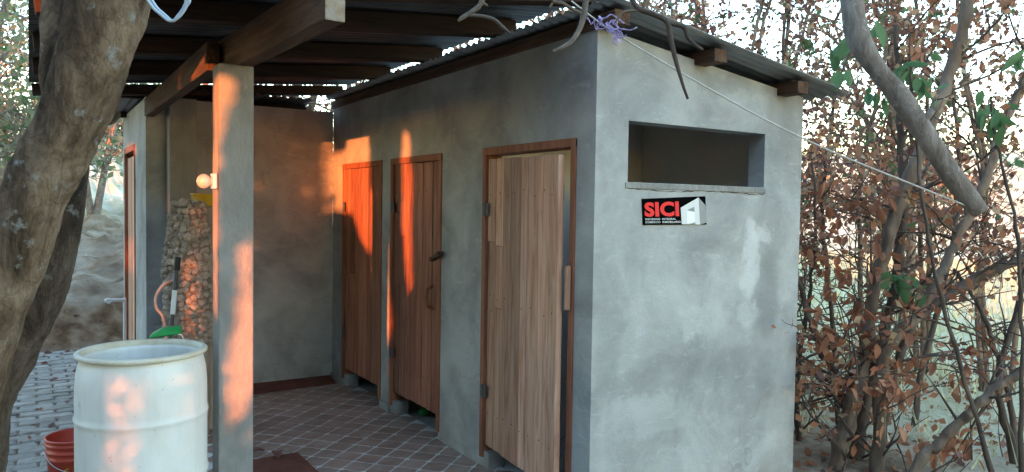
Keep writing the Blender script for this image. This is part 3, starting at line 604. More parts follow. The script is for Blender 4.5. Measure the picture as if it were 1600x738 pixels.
for (t0, t1, z0, z1, rr) in ((R(225), R(292), .165, .178, .1372),):
    q.add([(BC[0]+.1375*math.cos(R(258)+.30*math.cos(t)*s_), BC[1]+.1375*math.sin(R(258)+.30*math.cos(t)*s_), .19+.045*math.sin(t)*s_) for s_ in (1, .8) for t in np.linspace(0, 2*math.pi, 25)], [(i, i+1, i+26, i+25) for i in range(24)], True)
q.build('print', M['yellow'], bk)
q = MB(); q.add([(BC[0]+(.1385)*math.cos(R(258)+u), BC[1]+(.1385)*math.sin(R(258)+u), zz) for zz in (.165, .195) for u in np.linspace(-.2, .26, 8)], [(i, i+1, i+9, i+8) for i in range(7)], True); q.build('label', M['white'], bk)

# ------------------------------------------------------------------ overlay logo built as a panel on the gable
sg = thing('wall_sign', 'small black sign with red letters and a white house emblem under the slot window', 'sign', (.573, 0, 1.67))
C00, C10, C11, C01 = (.336, 1.594), (.825, 1.597), (.809, 1.760), (.323, 1.736)
def smap(u, v, y=0.):
    x = (C00[0]*(1-u)+C10[0]*u)*(1-v)+(C01[0]*(1-u)+C11[0]*u)*v; z = (C00[1]*(1-u)+C10[1]*u)*(1-v)+(C01[1]*(1-u)+C11[1]*u)*v
    return (x, y, z)
q = MB(); q.hexa([smap(0, 0, -.006), smap(1, 0, -.006), smap(1, 0, .003), smap(0, 0, .003), smap(0, 1, -.006), smap(1, 1, -.006), smap(1, 1, .003), smap(0, 1, .003)]); q.build('panel', M['sign_black'], sg)
def flat(name, pts, m, y):
    q = MB(); n_ = len(pts); q.add([smap(*p_, y) for p_ in pts]+[smap(*p_, -.0055) for p_ in pts], [tuple(range(n_))]+[(i, i+n_, (i+1) % n_+n_, (i+1) % n_) for i in range(n_)]); q.build(name, m, sg)
def text(body, u0, v0, u1, v1, m, y, bold=0):
    cu = bpy.data.curves.new('lettering', 'FONT'); cu.body = body; cu.resolution_u = 4; cu.offset = bold; cu.space_character = 1.05
    to = bpy.data.objects.new('t', cu); COL.objects.link(to); bpy.context.view_layer.update()
    me = bpy.data.meshes.new_from_object(to.evaluated_get(bpy.context.evaluated_depsgraph_get())); bpy.data.objects.remove(to)
    co = np.array([v.co[:] for v in me.vertices]); mn, mxx = co.min(0), co.max(0); o0 = ORG[sg.name]
    for v in me.vertices:
        u = u0+(v.co.x-mn[0])/(mxx[0]-mn[0])*(u1-u0); vv = v0+(v.co.y-mn[1])/(mxx[1]-mn[1])*(v1-v0)
        v.co = Vector(smap(u, vv, y))-o0
    me.materials.clear(); me.materials.append(m); o = bpy.data.objects.new('lettering', me); COL.objects.link(o); o.parent = sg
text('SICI', .025, .31, .555, .86, M['sign_red'], -.0075, .045)
text('SOCIEDAD  INTEGRAL', .03, .185, .50, .255, M['sign_pale'], -.0075, .012)
text('COMERCIO  INMOBILIARIO', .03, .07, .575, .145, M['sign_pale'], -.0075, .012)
flat('emblem', [(.59, .02), (.885, .005), (.88, .965), (.585, .62)], M['sign_pale'], -.0080)
flat('emblem', [(.885, .005), (1.0, .07), (.99, .68), (.88, .965)], M['sign_grey'], -.0082)
flat('emblem', [(.675, .04), (.80, .09), (.80, .46), (.675, .52)], M['sign_white'], -.0090)
flat('emblem', [(.675, .525), (.80, .64), (.80, .46)], M['sign_grey'], -.0092)
flat('emblem', [(.70, .02), (.805, .085), (.81, .005)], M['sign_grey'], -.0094)
# ------------------------------------------------------------------ foreground tree and what hangs from it
def trunk_tube(q, pxs, n=10, sides=26, rough=.10):
    P, r = stem(pxs, n*2); k0 = len(q.v); q.tube(P, r, sides*2, 0); nr = len(P)
    from mathutils import noise as mn
    for i in range(nr):
        for j in range(sides*2):
            k = k0+i*sides*2+j; p = Vector(q.v[k]); d_ = (p-P[i]); u_ = Vector((p.x*9, p.y*9, p.z*3.2)); w_ = Vector((p.x*34, p.y*34, p.z*15))
            f = 1+rough*(1.25*mn.fractal(u_, 1, 2, 4)+.5*mn.fractal(w_, .8, 2, 3)-.35*max(0, .25-abs(mn.noise(u_*1.4)))*4)
            q.v[k] = tuple(P[i]+d_*f)
t = thing('tree', 'thick grey brown tree leaning across the left foreground with forked trunks', 'tree', at(-40, 1500, 1.78))
q = MB(); trunk_tube(q, [(-140, 1150, 165, 1.78), (-100, 800, 135, 1.74), (-50, 560, 122, 1.70), (14, 420, 98, 1.70), (56, 300, 92, 1.70), (106, 200, 94, 1.70), (142, 100, 106, 1.70), (174, 0, 112, 1.70), (205, -110, 108, 1.70), (250, -260, 95, 1.70)], 12); q.build('trunk', M['bark'], t)
q = MB(); trunk_tube(q, [(-140, 1150, 170, 1.88), (-90, 800, 150, 1.88), (-46, 630, 120, 1.88), (6, 540, 100, 1.88), (56, 440, 88, 1.88), (80, 360, 84, 1.88), (90, 290, 84, 1.87), (96, 220, 82, 1.85), (112, 160, 74, 1.78), (130, 100, 50, 1.74)], 12); q.build('trunk', M['bark_dark'], t)
q = MB(); trunk_tube(q, [(98, 190, 50, 1.71), (100, 130, 64, 1.73), (103, 60, 70, 1.75), (106, -20, 72, 1.78), (100, -140, 66, 1.82), (85, -280, 55, 1.86)], 10); q.build('fork', M['bark'], t)
for pxs in ([(178, 185, 26, 1.75), (166, 176, 34, 1.75), (150, 180, 30, 1.73), (140, 190, 20, 1.71)],):
    q = MB(); trunk_tube(q, pxs, 6, 12); q.build('branch_stub', M['bark_dark'], t)
q = MB()                                                     # limb passing above the picture; the hanging twigs spring from it
lim = [(235, -230, 60, 1.7), (420, -330, 52, 2.0), (640, -330, 44, 2.3), (860, -300, 36, 2.4), (1060, -270, 28, 2.5), (1240, -250, 18, 2.7)]
trunk_tube(q, lim, 8, 14); q.build('limb', M['grey_stem'], t)
def hang(pxs, m='grey_stem', sub=()):
    q = MB(); P, r = stem(pxs, 7); q.tube(P, r, 8, .12)
    for s_ in sub: P, r = stem(s_, 6); q.tube(P, r, 7, .12)
    q.build('twig', M[m], t)
hang([(760, -315, 20, 2.36), (768, -150, 13, 2.36), (758, -30, 10, 2.36), (752, 4, 9, 2.36), (738, 18, 8, 2.36), (722, 28, 7, 2.36), (716, 33, 4, 2.36)], sub=([(731, 24, 5, 2.36), (752, 25, 6, 2.36), (772, 31, 6, 2.36), (785, 42, 5, 2.36), (797, 52, 3, 2.36)], [(752, 4, 6, 2.36), (762, 9, 4, 2.36)]))
hang([(905, -300, 18, 2.42), (925, -150, 13, 2.42), (920, -40, 10, 2.42), (914, 10, 10, 2.42), (908, 40, 9, 2.42), (895, 62, 8, 2.42), (879, 74, 7, 2.42), (864, 80, 5, 2.42)])
hang([(1000, -280, 18, 2.5), (1010, -140, 12, 2.5), (985, -40, 9, 2.5), (992, 8, 8, 2.5), (1020, 22, 8, 2.5), (1042, 34, 9, 2.5), (1048, 60, 8, 2.5), (1055, 92, 7, 2.5), (1066, 130, 5, 2.5), (1075, 155, 4, 2.5)], 'stem_dark', sub=([(1044, 36, 7, 2.5), (1068, 43, 7, 2.5), (1074, 58, 6, 2.5), (1085, 70, 6, 2.5), (1098, 78, 4, 2.5)],))
hang([(880, -300, 12, 2.42), (870, -120, 8, 2.42), (862, -10, 6, 2.42), (880, 6, 6, 2.42), (900, 17, 5, 2.42), (918, 26, 4, 2.42)], 'stem', sub=([(868, 0, 4, 2.42), (858, 12, 3, 2.42)],))
hang([(1005, -280, 9, 2.5), (1012, -60, 6, 2.5), (1006, 8, 5, 2.5), (998, 16, 4, 2.5), (975, 19, 4, 2.5), (965, 30, 3, 2.5), (960, 37, 2, 2.5)], 'stem')

q = MB()
for dx, d in ((0, 1.66), (6, 1.67)):
    q.tube([at(a_, b_, d) for a_, b_ in [tuple(v[:2]) for v in curve([(224+dx, -110), (226+dx, -20), (236+dx, 8), (252+dx, 24), (266+dx*.6, 33), (280-dx*.5, 26), (291-dx*.5, 10), (297-dx, -10), (296, -110)], 6)]], .0034, 7)
tag(q.build('wire_loop', M['wire'], loc=at(262, -100, 1.66)), 'loop of pale blue wire hanging down beside the leaning tree', 'wire')

# ------------------------------------------------------------------ cord, purple thread, bare pole
lp = [(893, 2, 3.70), (940, 38, 3.70), (980, 64, 3.69), (1063, 113, 3.67), (1190, 184, 3.65), (1300, 237, 3.62), (1430, 290, 3.60), (1531, 330, 3.585)]
P = [at(a_[0], a_[1], a_[2]) for a_ in curve(lp, 8)]
q = MB(); q.tube(P, .0042, 7); tag(q.build('clothes_line', M['rope'], loc=P[0]), 'pale cord stretched across the grey gable to the tip of the bare limb', 'cord')
q = MB(); random.seed(21)
for i in range(16):
    x0 = random.uniform(925, 975); y0 = 32+(x0-930)*.55+random.uniform(-9, 9); pts = [(x0, y0)]
    for k in range(5): x0 += random.uniform(-9, 13); y0 += random.uniform(-8, 10); pts.append((x0, y0))
    q.tube([at(a_[0], a_[1], 3.66+random.uniform(-.01, .01)) for a_ in curve(pts, 4)], random.uniform(.0015, .004), 5)
for x0, y0, w_ in ((950, 40, .018), (962, 58, .014), (966, 62, .016), (938, 28, .014)):
    c_ = at(x0, y0, 3.66); q.add([c_+Vector((-w_, 0, w_*.5)), c_+Vector((w_*.2, .008, w_)), c_+Vector((w_*1.4, 0, -w_*.4)), c_+Vector((0, -.006, -w_*1.2))], [(0, 1, 2, 3)])
tag(q.build('thread_tangle', M['purple'], loc=at(950, 45, 3.66)), 'tangle of purple thread tied to the cord at the roof corner', 'thread')
dl = thing('bare_limb', 'bare grey limb slanting down before the thicket, a cord tied to its tip', 'branch', at(1330, -400, 4.6))
q = MB(); trunk_tube(q, [(1395, -900, 60, 5.4), (1362, -420, 54, 4.6), (1330, -90, 36, 3.9), (1331, 0, 34, 3.7), (1342, 60, 36, 3.66), (1372, 110, 30, 3.64), (1405, 150, 33, 3.62), (1445, 210, 32, 3.6), (1480, 265, 31, 3.6), (1510, 305, 30, 3.6), (1525, 324, 28, 3.6), (1531, 331, 25, 3.6)], 8, 12, .06)
trunk_tube(q, [(1430, 195, 14, 3.6), (1446, 184, 12, 3.58), (1458, 172, 9, 3.57)], 3, 6, .08); q.build('limb', M['grey_stem'], dl)

# ------------------------------------------------------------------ thicket on the right
def grow(q, p, d, ln, r, depth, tips):
    "a wandering twig with side twigs; collects the points leaves may sit on"
    pts = [p]; n_ = max(3, int(ln/.09)); dd = d.copy()
    for i in range(n_):
        dd = (dd+Vector((random.gauss(0, .16), random.gauss(0, .16), random.gauss(.015, .13)))).normalized(); pts.append(pts[-1]+dd*ln/n_)
        if depth > 0 and random.random() < .36:
            sd = (dd+Vector((random.gauss(0, .8), random.gauss(0, .8), random.gauss(.15, .6)))).normalized()
            grow(q, pts[-1], sd, ln*random.uniform(.3, .6), r*.6, depth-1, tips)
    q.tube(pts, [max(.0016, r*(1-.8*i/n_)) for i in range(n_+1)], 5, 0, False)
    tips += pts[1:]
def leaf_mesh(key, k):
    rr = random.Random(k); b_ = MB(); n_ = 6; vs = []; fs = []; fold = rr.uniform(.2, 1.3); bend = rr.uniform(-.9, .9)
    for i in range(n_):
        u = i/(n_-1); wd = .01+.27*math.sin(math.pi*u**.85)
        for j in (-1, 0, 1): vs.append((u, j*wd*(1+rr.uniform(-.15, .15)), fold*abs(j)*wd+bend*u*u))
    for i in range(n_-1):
        for j in range(2): fs.append((i*3+j, i*3+j+1, i*3+j+4, i*3+j+3))
    b_.add(vs, fs, True); o = b_.build('leaf', M[key]); me = o.data; bpy.data.objects.remove(o); return me
LM = {k: [leaf_mesh(k, i) for i in range(4)] for k in ('leaf_rust', 'leaf_dark', 'leaf_green')}
def shrub(name, label, cat, stems, loc, seed, twigs=10, tl=(.4, .9), nleaf=300, lsize=.05, mix=(('leaf_rust', .6), ('leaf_dark', .4)), single=0, skey='leaf_rust', ssize=.09, group=None, mk='stem', zr=(0.2, 6), big=None):
    random.seed(seed); t = thing(name, label, cat, loc, group); tw = MB(); tips = []
    for k_, sdef in enumerate(stems):
        pxs, key = sdef if isinstance(sdef, tuple) and isinstance(sdef[1], str) else (sdef, mk)
        P, r_ = stem(pxs, 7); r_ = [x_*.68 for x_ in r_]; q = MB(); q.tube([p_+Vector([random.gauss(0, .006) for _ in range(3)]) for p_ in P], [x_*random.uniform(.86, 1.14) for x_ in r_], 10, .14); q.build('stem', M[key], t)
        for i in range(twigs):
            j = random.randrange(2, len(P)-1); dr = (P[j]-P[j-1]).normalized()
            d = (dr*.5+Vector((random.gauss(0, .8), random.gauss(0, .8), random.gauss(.2, .5)))).normalized()
            grow(tw, P[j], d, random.uniform(*tl), max(.004, min(.011, r_[j]*.4)), 2, tips)
    tw.build('twigs', M['stem_dark' if mk != 'grey_stem' else mk], t, kind='stuff')
    tp_ = np.array([p[:] for p in tips if zr[0] < p.z < zr[1]])
    sets = []
    for key, fr in mix:
        k_ = int(nleaf*fr); idx = rng.integers(0, len(tp_), k_); C = tp_[idx]+rng.normal(0, .035, (k_, 3)); sets.append((*leaves(C, lsize, droop=.5, asp=random.uniform(.45, .7)), M[key]))
    leaf_obj('foliage', sets, t)
    for i in range(single):
        p_ = tp_[rng.integers(0, len(tp_))]
        if big is not None and random.random() < .8:
            c_ = random.choice(big); p_ = c_[0]+Vector([random.gauss(0, c_[1]) for _ in range(3)])
        piece('leaf', random.choice(LM[skey]), t, p_, (random.uniform(-1, 1), random.uniform(.5, 2.4), random.uniform(0, 6.3)), (random.uniform(.7, 1.25)*ssize,)*3)
    return t
bigc = [(at(a_, b_, d_), s_) for a_, b_, d_, s_ in ((1300, 420, 4.9, .14), (1340, 470, 4.9, .15), (1345, 545, 4.8, .13), (1330, 590, 4.8, .14), (1420, 570, 4.9, .13), (1450, 580, 4.9, .10), (1280, 520, 4.9, .12), (1370, 410, 5.0, .14), (1385, 330, 5.1, .15), (1290, 350, 5.1, .13), (1460, 300, 5.2, .15), (1330, 300, 5.1, .16), (1390, 600, 4.8, .08), (1450, 690, 4.8, .08), (1500, 690, 4.9, .05))]
D = 5.0
shrub('shrub', 'front shrub of the thicket with tall brown stems and clusters of rusty dry leaves', 'shrub', [
    [(1296, 900, 46, D), (1306, 760, 42, D), (1326, 650, 36, D), (1352, 560, 31, D), (1368, 450, 29, D), (1402, 330, 30, D), (1440, 230, 28, D), (1480, 130, 27, D+.1), (1512, 10, 26, D+.1), (1530, -120, 20, D+.2)],
    ([(1320, 900, 40, D+.2), (1330, 760, 34, D+.2), (1350, 640, 30, D+.2), (1372, 560, 26, D+.2), (1400, 440, 22, D+.2), (1408, 350, 22, D+.25), (1412, 270, 20, D+.3), (1405, 170, 15, D+.3), (1398, 40, 10, D+.3)], 'stem_dark'),
    [(1380, 900, 30, D-.1), (1368, 740, 30, D-.1), (1385, 553, 26, D-.1), (1432, 492, 24, D-.1), (1470, 428, 23, D-.1), (1498, 366, 22, D-.1), (1540, 275, 20, D-.05), (1578, 175, 19, D), (1604, 120, 17, D), (1640, 0, 12, D)],
    ([(1285, 900, 40, D+.1), (1312, 720, 36, D+.1), (1336, 610, 30, D+.1), (1318, 600, 22, D+.1), (1290, 560, 18, D+.1), (1272, 520, 15, D+.1), (1250, 450, 11, D+.1), (1235, 380, 7, D+.1)], 'stem_dark'),
    ([(1345, 900, 30, D+.3), (1372, 740, 24, D+.3), (1384, 640, 22, D+.3), (1420, 520, 20, D+.3), (1446, 486, 25, D+.3), (1510, 443, 24, D+.3), (1560, 420, 22, D+.35), (1605, 402, 20, D+.4), (1680, 380, 12, D+.4)], 'stem_dark'),
    ], at(1310, 860, D), 31, twigs=18, tl=(.35, .95), nleaf=2600, lsize=.055, mix=(('leaf_rust', .55), ('leaf_dark', .27), ('leaf_tan', .18)), single=290, ssize=.085, big=bigc)
shrub('shrub', 'low shrub at the right edge with a long bare stem slanting up to the right', 'shrub', [
    [(1390, 900, 34, 4.6), (1428, 740, 26, 4.6), (1470, 690, 24, 4.6), (1510, 648, 23, 4.6), (1560, 605, 22, 4.6), (1602, 577, 21, 4.6), (1680, 530, 15, 4.6)],
    ([(1560, 900, 16, 5.4), (1585, 700, 13, 5.4), (1560, 560, 12, 5.4), (1530, 480, 10, 5.4), (1490, 420, 7, 5.4)], 'stem_dark'),
    ([(1600, 900, 24, 5.2), (1588, 740, 22, 5.2), (1560, 600, 15, 5.2), (1590, 480, 11, 5.2), (1610, 380, 8, 5.2)], 'stem_dark'),
    ], at(1440, 860, 4.8), 32, twigs=8, tl=(.3, .7), nleaf=130, lsize=.05)
shrub('shrub', 'thin dark stemmed shrub close behind the right end of the gable', 'shrub', [
    ([(1262, 900, 26, 5.6), (1254, 740, 18, 5.6), (1245, 600, 12, 5.6), (1262, 480, 9, 5.6), (1275, 360, 7, 5.6), (1270, 220, 5, 5.6)], 'stem_dark'),
    ([(1340, 900, 20, 6), (1310, 640, 14, 6), (1300, 480, 11, 6), (1285, 330, 9, 6), (1300, 190, 7, 6), (1330, 60, 5, 6)], 'stem_dark'),
    ([(1440, 900, 18, 6.2), (1430, 640, 14, 6.2), (1470, 470, 11, 6.2), (1500, 300, 9, 6.2), (1490, 120, 7, 6.2), (1510, -40, 5, 6.2)], 'stem_dark'),
    ], at(1330, 800, 6), 33, twigs=16, tl=(.4, 1.0), nleaf=2200, lsize=.06, mix=(('leaf_rust', .5), ('leaf_dark', .35), ('leaf_tan', .15)), zr=(1.0, 6))
rows = [  # taller trees behind: pixel base, lean, depth, label
    (1130, 20, 7.0, 'slim tree showing above the middle of the gable roof', 60), (1215, -15, 7.6, 'slim tree showing above the low end of the gable roof', 60),
    (1350, 30, 7.4, 'slim dark tree in the thicket behind the front shrub', 40), (1450, -25, 8.0, 'slim tree behind the bare grey limb', 40),
    (1560, 25, 7.2, 'slim tree at the far right of the thicket', 40), (1050, -20, 8.4, 'slim tree behind the high corner of the gable roof', 80)]
for i, (bx, lean, d_, lab, _) in enumerate(rows):
    ss = []
    for k in range(3):
        o_ = random.uniform(-60, 60); ss.append([(bx+o_*.3, 720, 15, d_), (bx+o_*.7, 480, 12, d_), (bx+o_+lean*.5+random.uniform(-20, 20), 280, 10, d_), (bx+o_*1.6+lean+random.uniform(-25, 25), 90, 8, d_), (bx+o_*2.2+lean*1.6, -100, 7, d_+.3), (bx+o_*2.8+lean*2, -260, 4, d_+.4)])
    if True:
        shrub('thicket_tree', lab, 'tree', ss, at(bx, 720, d_), 50+i, twigs=22, tl=(.5, 1.3), nleaf=3600, lsize=.062, mix=(('leaf_dark', .52), ('leaf_rust', .25), ('leaf_tan', .10), ('leaf_green', .13)), group='slim trees of the thicket', zr=(1.5, 7), single=14, skey='leaf_green', ssize=.15)
shrub('shrub', 'leafy green sprig standing out against the thicket at the right', 'shrub', [
    ([(1600, 900, 14, 4.4), (1596, 600, 10, 4.4), (1590, 380, 8, 4.4), (1560, 240, 6, 4.4), (1545, 150, 4, 4.4)], 'stem_dark'),
    ([(1600, 900, 14, 4.5), (1480, 500, 9, 4.5), (1440, 300, 7, 4.5), (1425, 120, 5, 4.5), (1420, 40, 3, 4.5)], 'stem_dark'),
    ], at(1600, 860, 4.4), 44, twigs=4, tl=(.25, .5), nleaf=60, lsize=.06, mix=(('leaf_green', .8), ('leaf_rust', .2)), single=46, skey='leaf_green', ssize=.12, zr=(1.2, 4), big=[(at(1545, 165, 4.4), .05), (at(1552, 180, 4.4), .04), (at(1420, 112, 4.5), .07), (at(1440, 118, 4.5), .06), (at(1345, 50, 4.6), .06), (at(1300, 70, 4.6), .08), (at(1330, 100, 4.6), .06), (at(1590, 80, 4.4), .06)])
# litter under the thicket
C = np.stack([rng.uniform(1.8, 7.5, 4500), rng.uniform(-3.5, 6, 4500)], 1); C = np.concatenate([C, (height(C[:, 0], C[:, 1])+.015)[:, None]], 1)
leaf_obj('leaf_litter', [(*leaves(C[:2600], .07, flat=.8), M['leaf_rust']), (*leaves(C[2600:], .06, flat=.8), M['leaf_dark'])])
C = np.stack([rng.uniform(-5.5, -1.7, 260), rng.uniform(6.3, 13, 260)], 1); C = np.concatenate([C, (height(C[:, 0], C[:, 1])+.015)[:, None]], 1)
leaf_obj('leaf_litter', [(*leaves(C[:200], .08, flat=.85), M['leaf_dark']), (*leaves(C[200:], .09, flat=.85), M['sign_pale'])])
C = np.stack([rng.uniform(-3.6, -1.72, 130), rng.uniform(2.4, 6.8, 130), np.full(130, .012)], 1)
leaf_obj('leaf_litter', [(*leaves(C[:60], .06, flat=.85), M['leaf_rust']), (*leaves(C[60:], .07, flat=.85), M['leaf_dark'])])
# dry grass beyond
gn = 26000; gx = rng.uniform(2.6, 24, gn); gy = rng.uniform(-8, 18, gn); gz = height(gx, gy); hh = rng.uniform(.10, .34, gn); an = rng.uniform(0, 6.3, gn); lx = rng.normal(0, .09, gn); ly = rng.normal(0, .09, gn); wv = .006+.0006*np.hypot(gx, gy)
V = np.stack([np.stack([gx-np.cos(an)*wv, gy-np.sin(an)*wv, gz], 1), np.stack([gx+np.cos(an)*wv, gy+np.sin(an)*wv, gz], 1), np.stack([gx+lx+np.cos(an)*wv*.2, gy+ly, gz+hh], 1), np.stack([gx+lx-np.cos(an)*wv*.2, gy+ly, gz+hh], 1)], 1).reshape(-1, 3)
M['grass'] = mat('dry_grass_blade', [(.44, .42, .23), (.57, .54, .33), (.66, .61, .42)], 1.2, .8, coord='World', bump=0, trans=.3)
leaf_obj('dry_grass', [(V, (np.arange(gn)*4)[:, None]+np.array([[0, 1, 2, 3]]), M['grass'])])

# ------------------------------------------------------------------ trees beyond the bank on the left, behind the block, far wood
def crown_tree(name, label, x, y, h, cr, seed, nl, ls, mix, group, mk='grey_stem', spread=.5, trunks=1, low=.25):
    random.seed(seed); z0 = float(height(np.array(x), np.array(y)))-.1; t = thing(name, label, 'tree', (x, y, z0), group); tips = []
    q = MB(); tr_ = MB()
    for k in range(trunks):
        P = [Vector((x+random.uniform(-.2, .2)*k, y+random.uniform(-.2, .2)*k, z0))]; d = Vector((random.gauss(0, .10), random.gauss(0, .10), 1)).normalized(); n_ = 12
        for i in range(n_):
            d = (d+Vector((random.gauss(0, .06), random.gauss(0, .06), .03))).normalized(); P.append(P[-1]+d*h*.85/n_)
        r0 = h*.011+.02; tr_.tube(P, [r0*(1-.8*i/n_) for i in range(n_+1)], 9, .08)
        for i in range(int(n_*low), n_+1):
            for _ in range(3):
                a_ = random.uniform(0, 6.3); dd = Vector((math.cos(a_), math.sin(a_), random.uniform(.1, .9))).normalized()
                grow(q, P[i], dd, cr*random.uniform(.5, 1.05)*(1-.45*i/n_), r0*.30, 2, tips)
    tr_.build('trunk', M[mk], t); q.build('branches', M[mk], t, kind='stuff')
    tp_ = np.array([p[:] for p in tips]); cl = tp_[rng.integers(0, len(tp_), max(20, nl//26))]; sets = []
    for key, fr in mix:
        k_ = int(nl*fr); C = cl[rng.integers(0, len(cl), k_)]+rng.normal(0, spread*.5, (k_, 3)); sets.append((*leaves(C, ls), M[key]))
    leaf_obj('crown', sets, t); return t
lt = [(-2.15, 13.5, 5.5, 1.3, 'pale leafy tree above the bank between the leaning tree and the outhouse', 1300), (-3.6, 12.5, 6.5, 1.7, 'leafy tree at the left edge above the bank', 1300), (-4.9, 15, 7, 2.0, 'taller tree at the far left edge', 1300),
      (-1.2, 16.5, 6.5, 1.7, 'grey stemmed tree just left of the outhouse', 1500), (-3.0, 19, 7.0, 2, 'tree further up the bank behind the leaning trunk', 1500), (-6.5, 20, 8, 2.4, 'big pale tree on the hillside at the left', 1500), (-.1, 21, 7.5, 2.2, 'tree half hidden behind the outhouse', 1500)]
for i, (x, y, h, c_, lab, nl) in enumerate(lt):
    crown_tree('bank_tree', lab, x, y, h, c_, 80+i, nl, .10+.004*y, (('leaf_pale', .78), ('leaf_green', .22)), 'trees above the bank', trunks=2, spread=.55)
bt = [(.6, 8.2, 6, 1.5, 'tree behind the porch roof at the back wall'), (1.9, 9.5, 6.5, 1.7, 'tree behind the middle of the block roof'), (3.6, 8.2, 6, 1.7, 'tree behind the high roof corner'), (5.4, 7.5, 6.5, 1.8, 'rusty tree behind the low roof corner'), (7.2, 6, 6.5, 1.8, 'rusty tree beyond the thicket'), (9.2, 3.6, 6, 1.8, 'rusty tree deep in the thicket at the right'), (8.2, 9.6, 7.5, 2.2, 'tall tree far behind the thicket')]
for i, (x, y, h, c_, lab) in enumerate(bt):
    crown_tree('back_tree', lab, x, y, h, c_, 100+i, 1500, .085, (('leaf_dark', .5), ('leaf_rust', .32), ('leaf_green', .18)), 'trees behind the block', trunks=2, spread=.5, mk='stem', low=.3)
for i in range(14):
    a_ = R(-22+i*8.5+random.uniform(-1.5, 1.5)); rr = random.uniform(30, 48); x = CAM.x+rr*math.sin(a_); y = CAM.y+rr*math.cos(a_)
    crown_tree('far_tree', 'pale tree far off on the dry hillside', x, y, random.uniform(3.5, 6.5), random.uniform(1.2, 2.0), 200+i, 420, .26, (('leaf_pale', .75), ('leaf_rust', .25)), 'trees on the far hillside', spread=.8, low=.15)

# ------------------------------------------------------------------ unseen hedge added behind the viewer; its gaps shaped to make the sun patches
GAPS = [  # sun patch outlines on each surface, projected back to cut the leaves
(1, 1, 1.03, [(-1.80, 2.36), (-1.545, 2.345), (-1.54, 2.237), (-1.588, 2.1), (-1.618, 1.93), (-1.634, 1.64), (-1.644, 1.3), (-1.648, .94), (-1.65, .6), (-1.685, .6), (-1.685, 1.05), (-1.80, 1.1)]),
(1, 1, 1.03, [(-1.43, 1.70), (-1.51, 1.48), (-1.556, 1.25), (-1.61, 1.005), (-1.628, 0.872), (-1.635, 0.384), (-1.462, 0.592), (-1.44, 1.13)]),
(.8, 1, 3.99, [(-0.735, 2.048), (-0.673, 2.033), (-0.683, 1.682), (-0.734, 1.681)]),
(.8, 1, 3.99, [(-0.734, 1.448), (-0.671, 1.424), (-0.676, 1.219), (-0.733, 1.214)]),
(.34, 1, 3.99, [(-0.131, 2.378), (0.007, 2.449), (0.012, 1.588), (-0.095, 1.587), (-0.129, 1.983)]),
(.17, 1, 3.99, [(-0.343, 1.856), (-0.178, 1.891), (-0.202, 1.678), (-0.324, 1.688)]),
(.17, 1, 3.99, [(-0.404, 2.241), (-0.284, 2.248), (-0.314, 2.096), (-0.386, 2.105)]),
(1, 0, 0, [(4.007, 2.2), (3.66, 2.2), (3.62, 2.44), (3.068, 2.37), (3.002, 1.302), (3.103, 1.241), (3.316, 1.365), (3.511, 1.578), (3.956, 1.607)]),
(1, 0, 0, [(2.443, 2.268), (2.242, 2.252), (2.185, 1.787), (2.194, 1.2), (2.154, 0.934), (2.306, 0.981), (2.413, 1.486)]),
(1, 0, 0, [(2.742, 1.412), (2.66, 1.269), (2.546, 0.758), (2.568, 0.625), (2.747, 0.4), (2.782, 1.368)]),
(1, 0, 0, [(2.591, 0.464), (2.601, 0.358), (2.743, 0.213), (2.745, 0.304)]),
(.10, 1, 0.82, [(-2.25, 0.90), (-1.90, 0.88), (-1.95, 0.661), (-2.0, 0.35), (-2.24, 0.38), (-2.19, 0.683)]),
(.5, 1, 3.8, [(-1.519, 1.712), (-1.44, 1.794), (-1.452, 0.96), (-1.521, 0.963)]),
(.2, 1, 3.8, [(-1.635, 1.921), (-1.538, 1.898), (-1.539, 1.605), (-1.645, 1.604)]),
(.15, 0, -1.632, [(5.619, 1.319), (4.731, 1.355), (4.761, 0.95), (5.661, 0.95)]),
(.42, 1, 2.7, [(-1.488, 1.207), (-1.331, 1.644), (-1.331, 0.617), (-1.466, 0.745)]),
(.35, 1, 2.7, [(-1.436, 1.643), (-1.331, 1.644), (-1.331, 1.202), (-1.41, 1.205)]),
(.5, 0, -1.632, [(5.461, 2.281), (4.605, 2.226), (4.609, 2.092), (5.466, 2.134)]),
]
def inside(P, poly):
    x, y = P[:, 0], P[:, 1]; r_ = np.zeros(len(P), bool); n_ = len(poly)
    for i in range(n_):
        (x1, y1), (x2, y2) = poly[i], poly[(i+1) % n_]
        c_ = (y1 > y) != (y2 > y); r_ ^= c_ & (x < (x2-x1)*(y-y1)/((y2-y1) if y2 != y1 else 1e-9)+x1)
    return r_
sd = np.array(SUN_TO); side = np.array([math.cos(SUN_AZ), -math.sin(SUN_AZ), 0])
HB = np.array([-1.0, 2.0, 0])-9.0*np.array([math.sin(SUN_AZ), math.cos(SUN_AZ), 0])
hn = 330000
HC = HB+side*rng.uniform(-13, 7.5, hn)[:, None]+np.array([math.sin(SUN_AZ), math.cos(SUN_AZ), 0])*rng.normal(0, .25, hn)[:, None]
HC[:, 2] = rng.uniform(-.2, 4.3, hn)*(1-.05*rng.random(hn)); ragged = 4.0+.25*np.sin((HC@side)*2.3)+.15*np.sin((HC@side)*5.1); HC = HC[HC[:, 2] < ragged]
keep = np.ones(len(HC), bool)
ns = 900000; SC = HB+side*rng.uniform(-6, 2, ns)[:, None]; SC[:, 2] = rng.uniform(.3, 3.4, ns); tau = ns/(8*3.1)*.00016   # small leaves added to dim the partial gaps: their full cover
dimmer = np.zeros(ns, bool); roll = rng.random(ns)
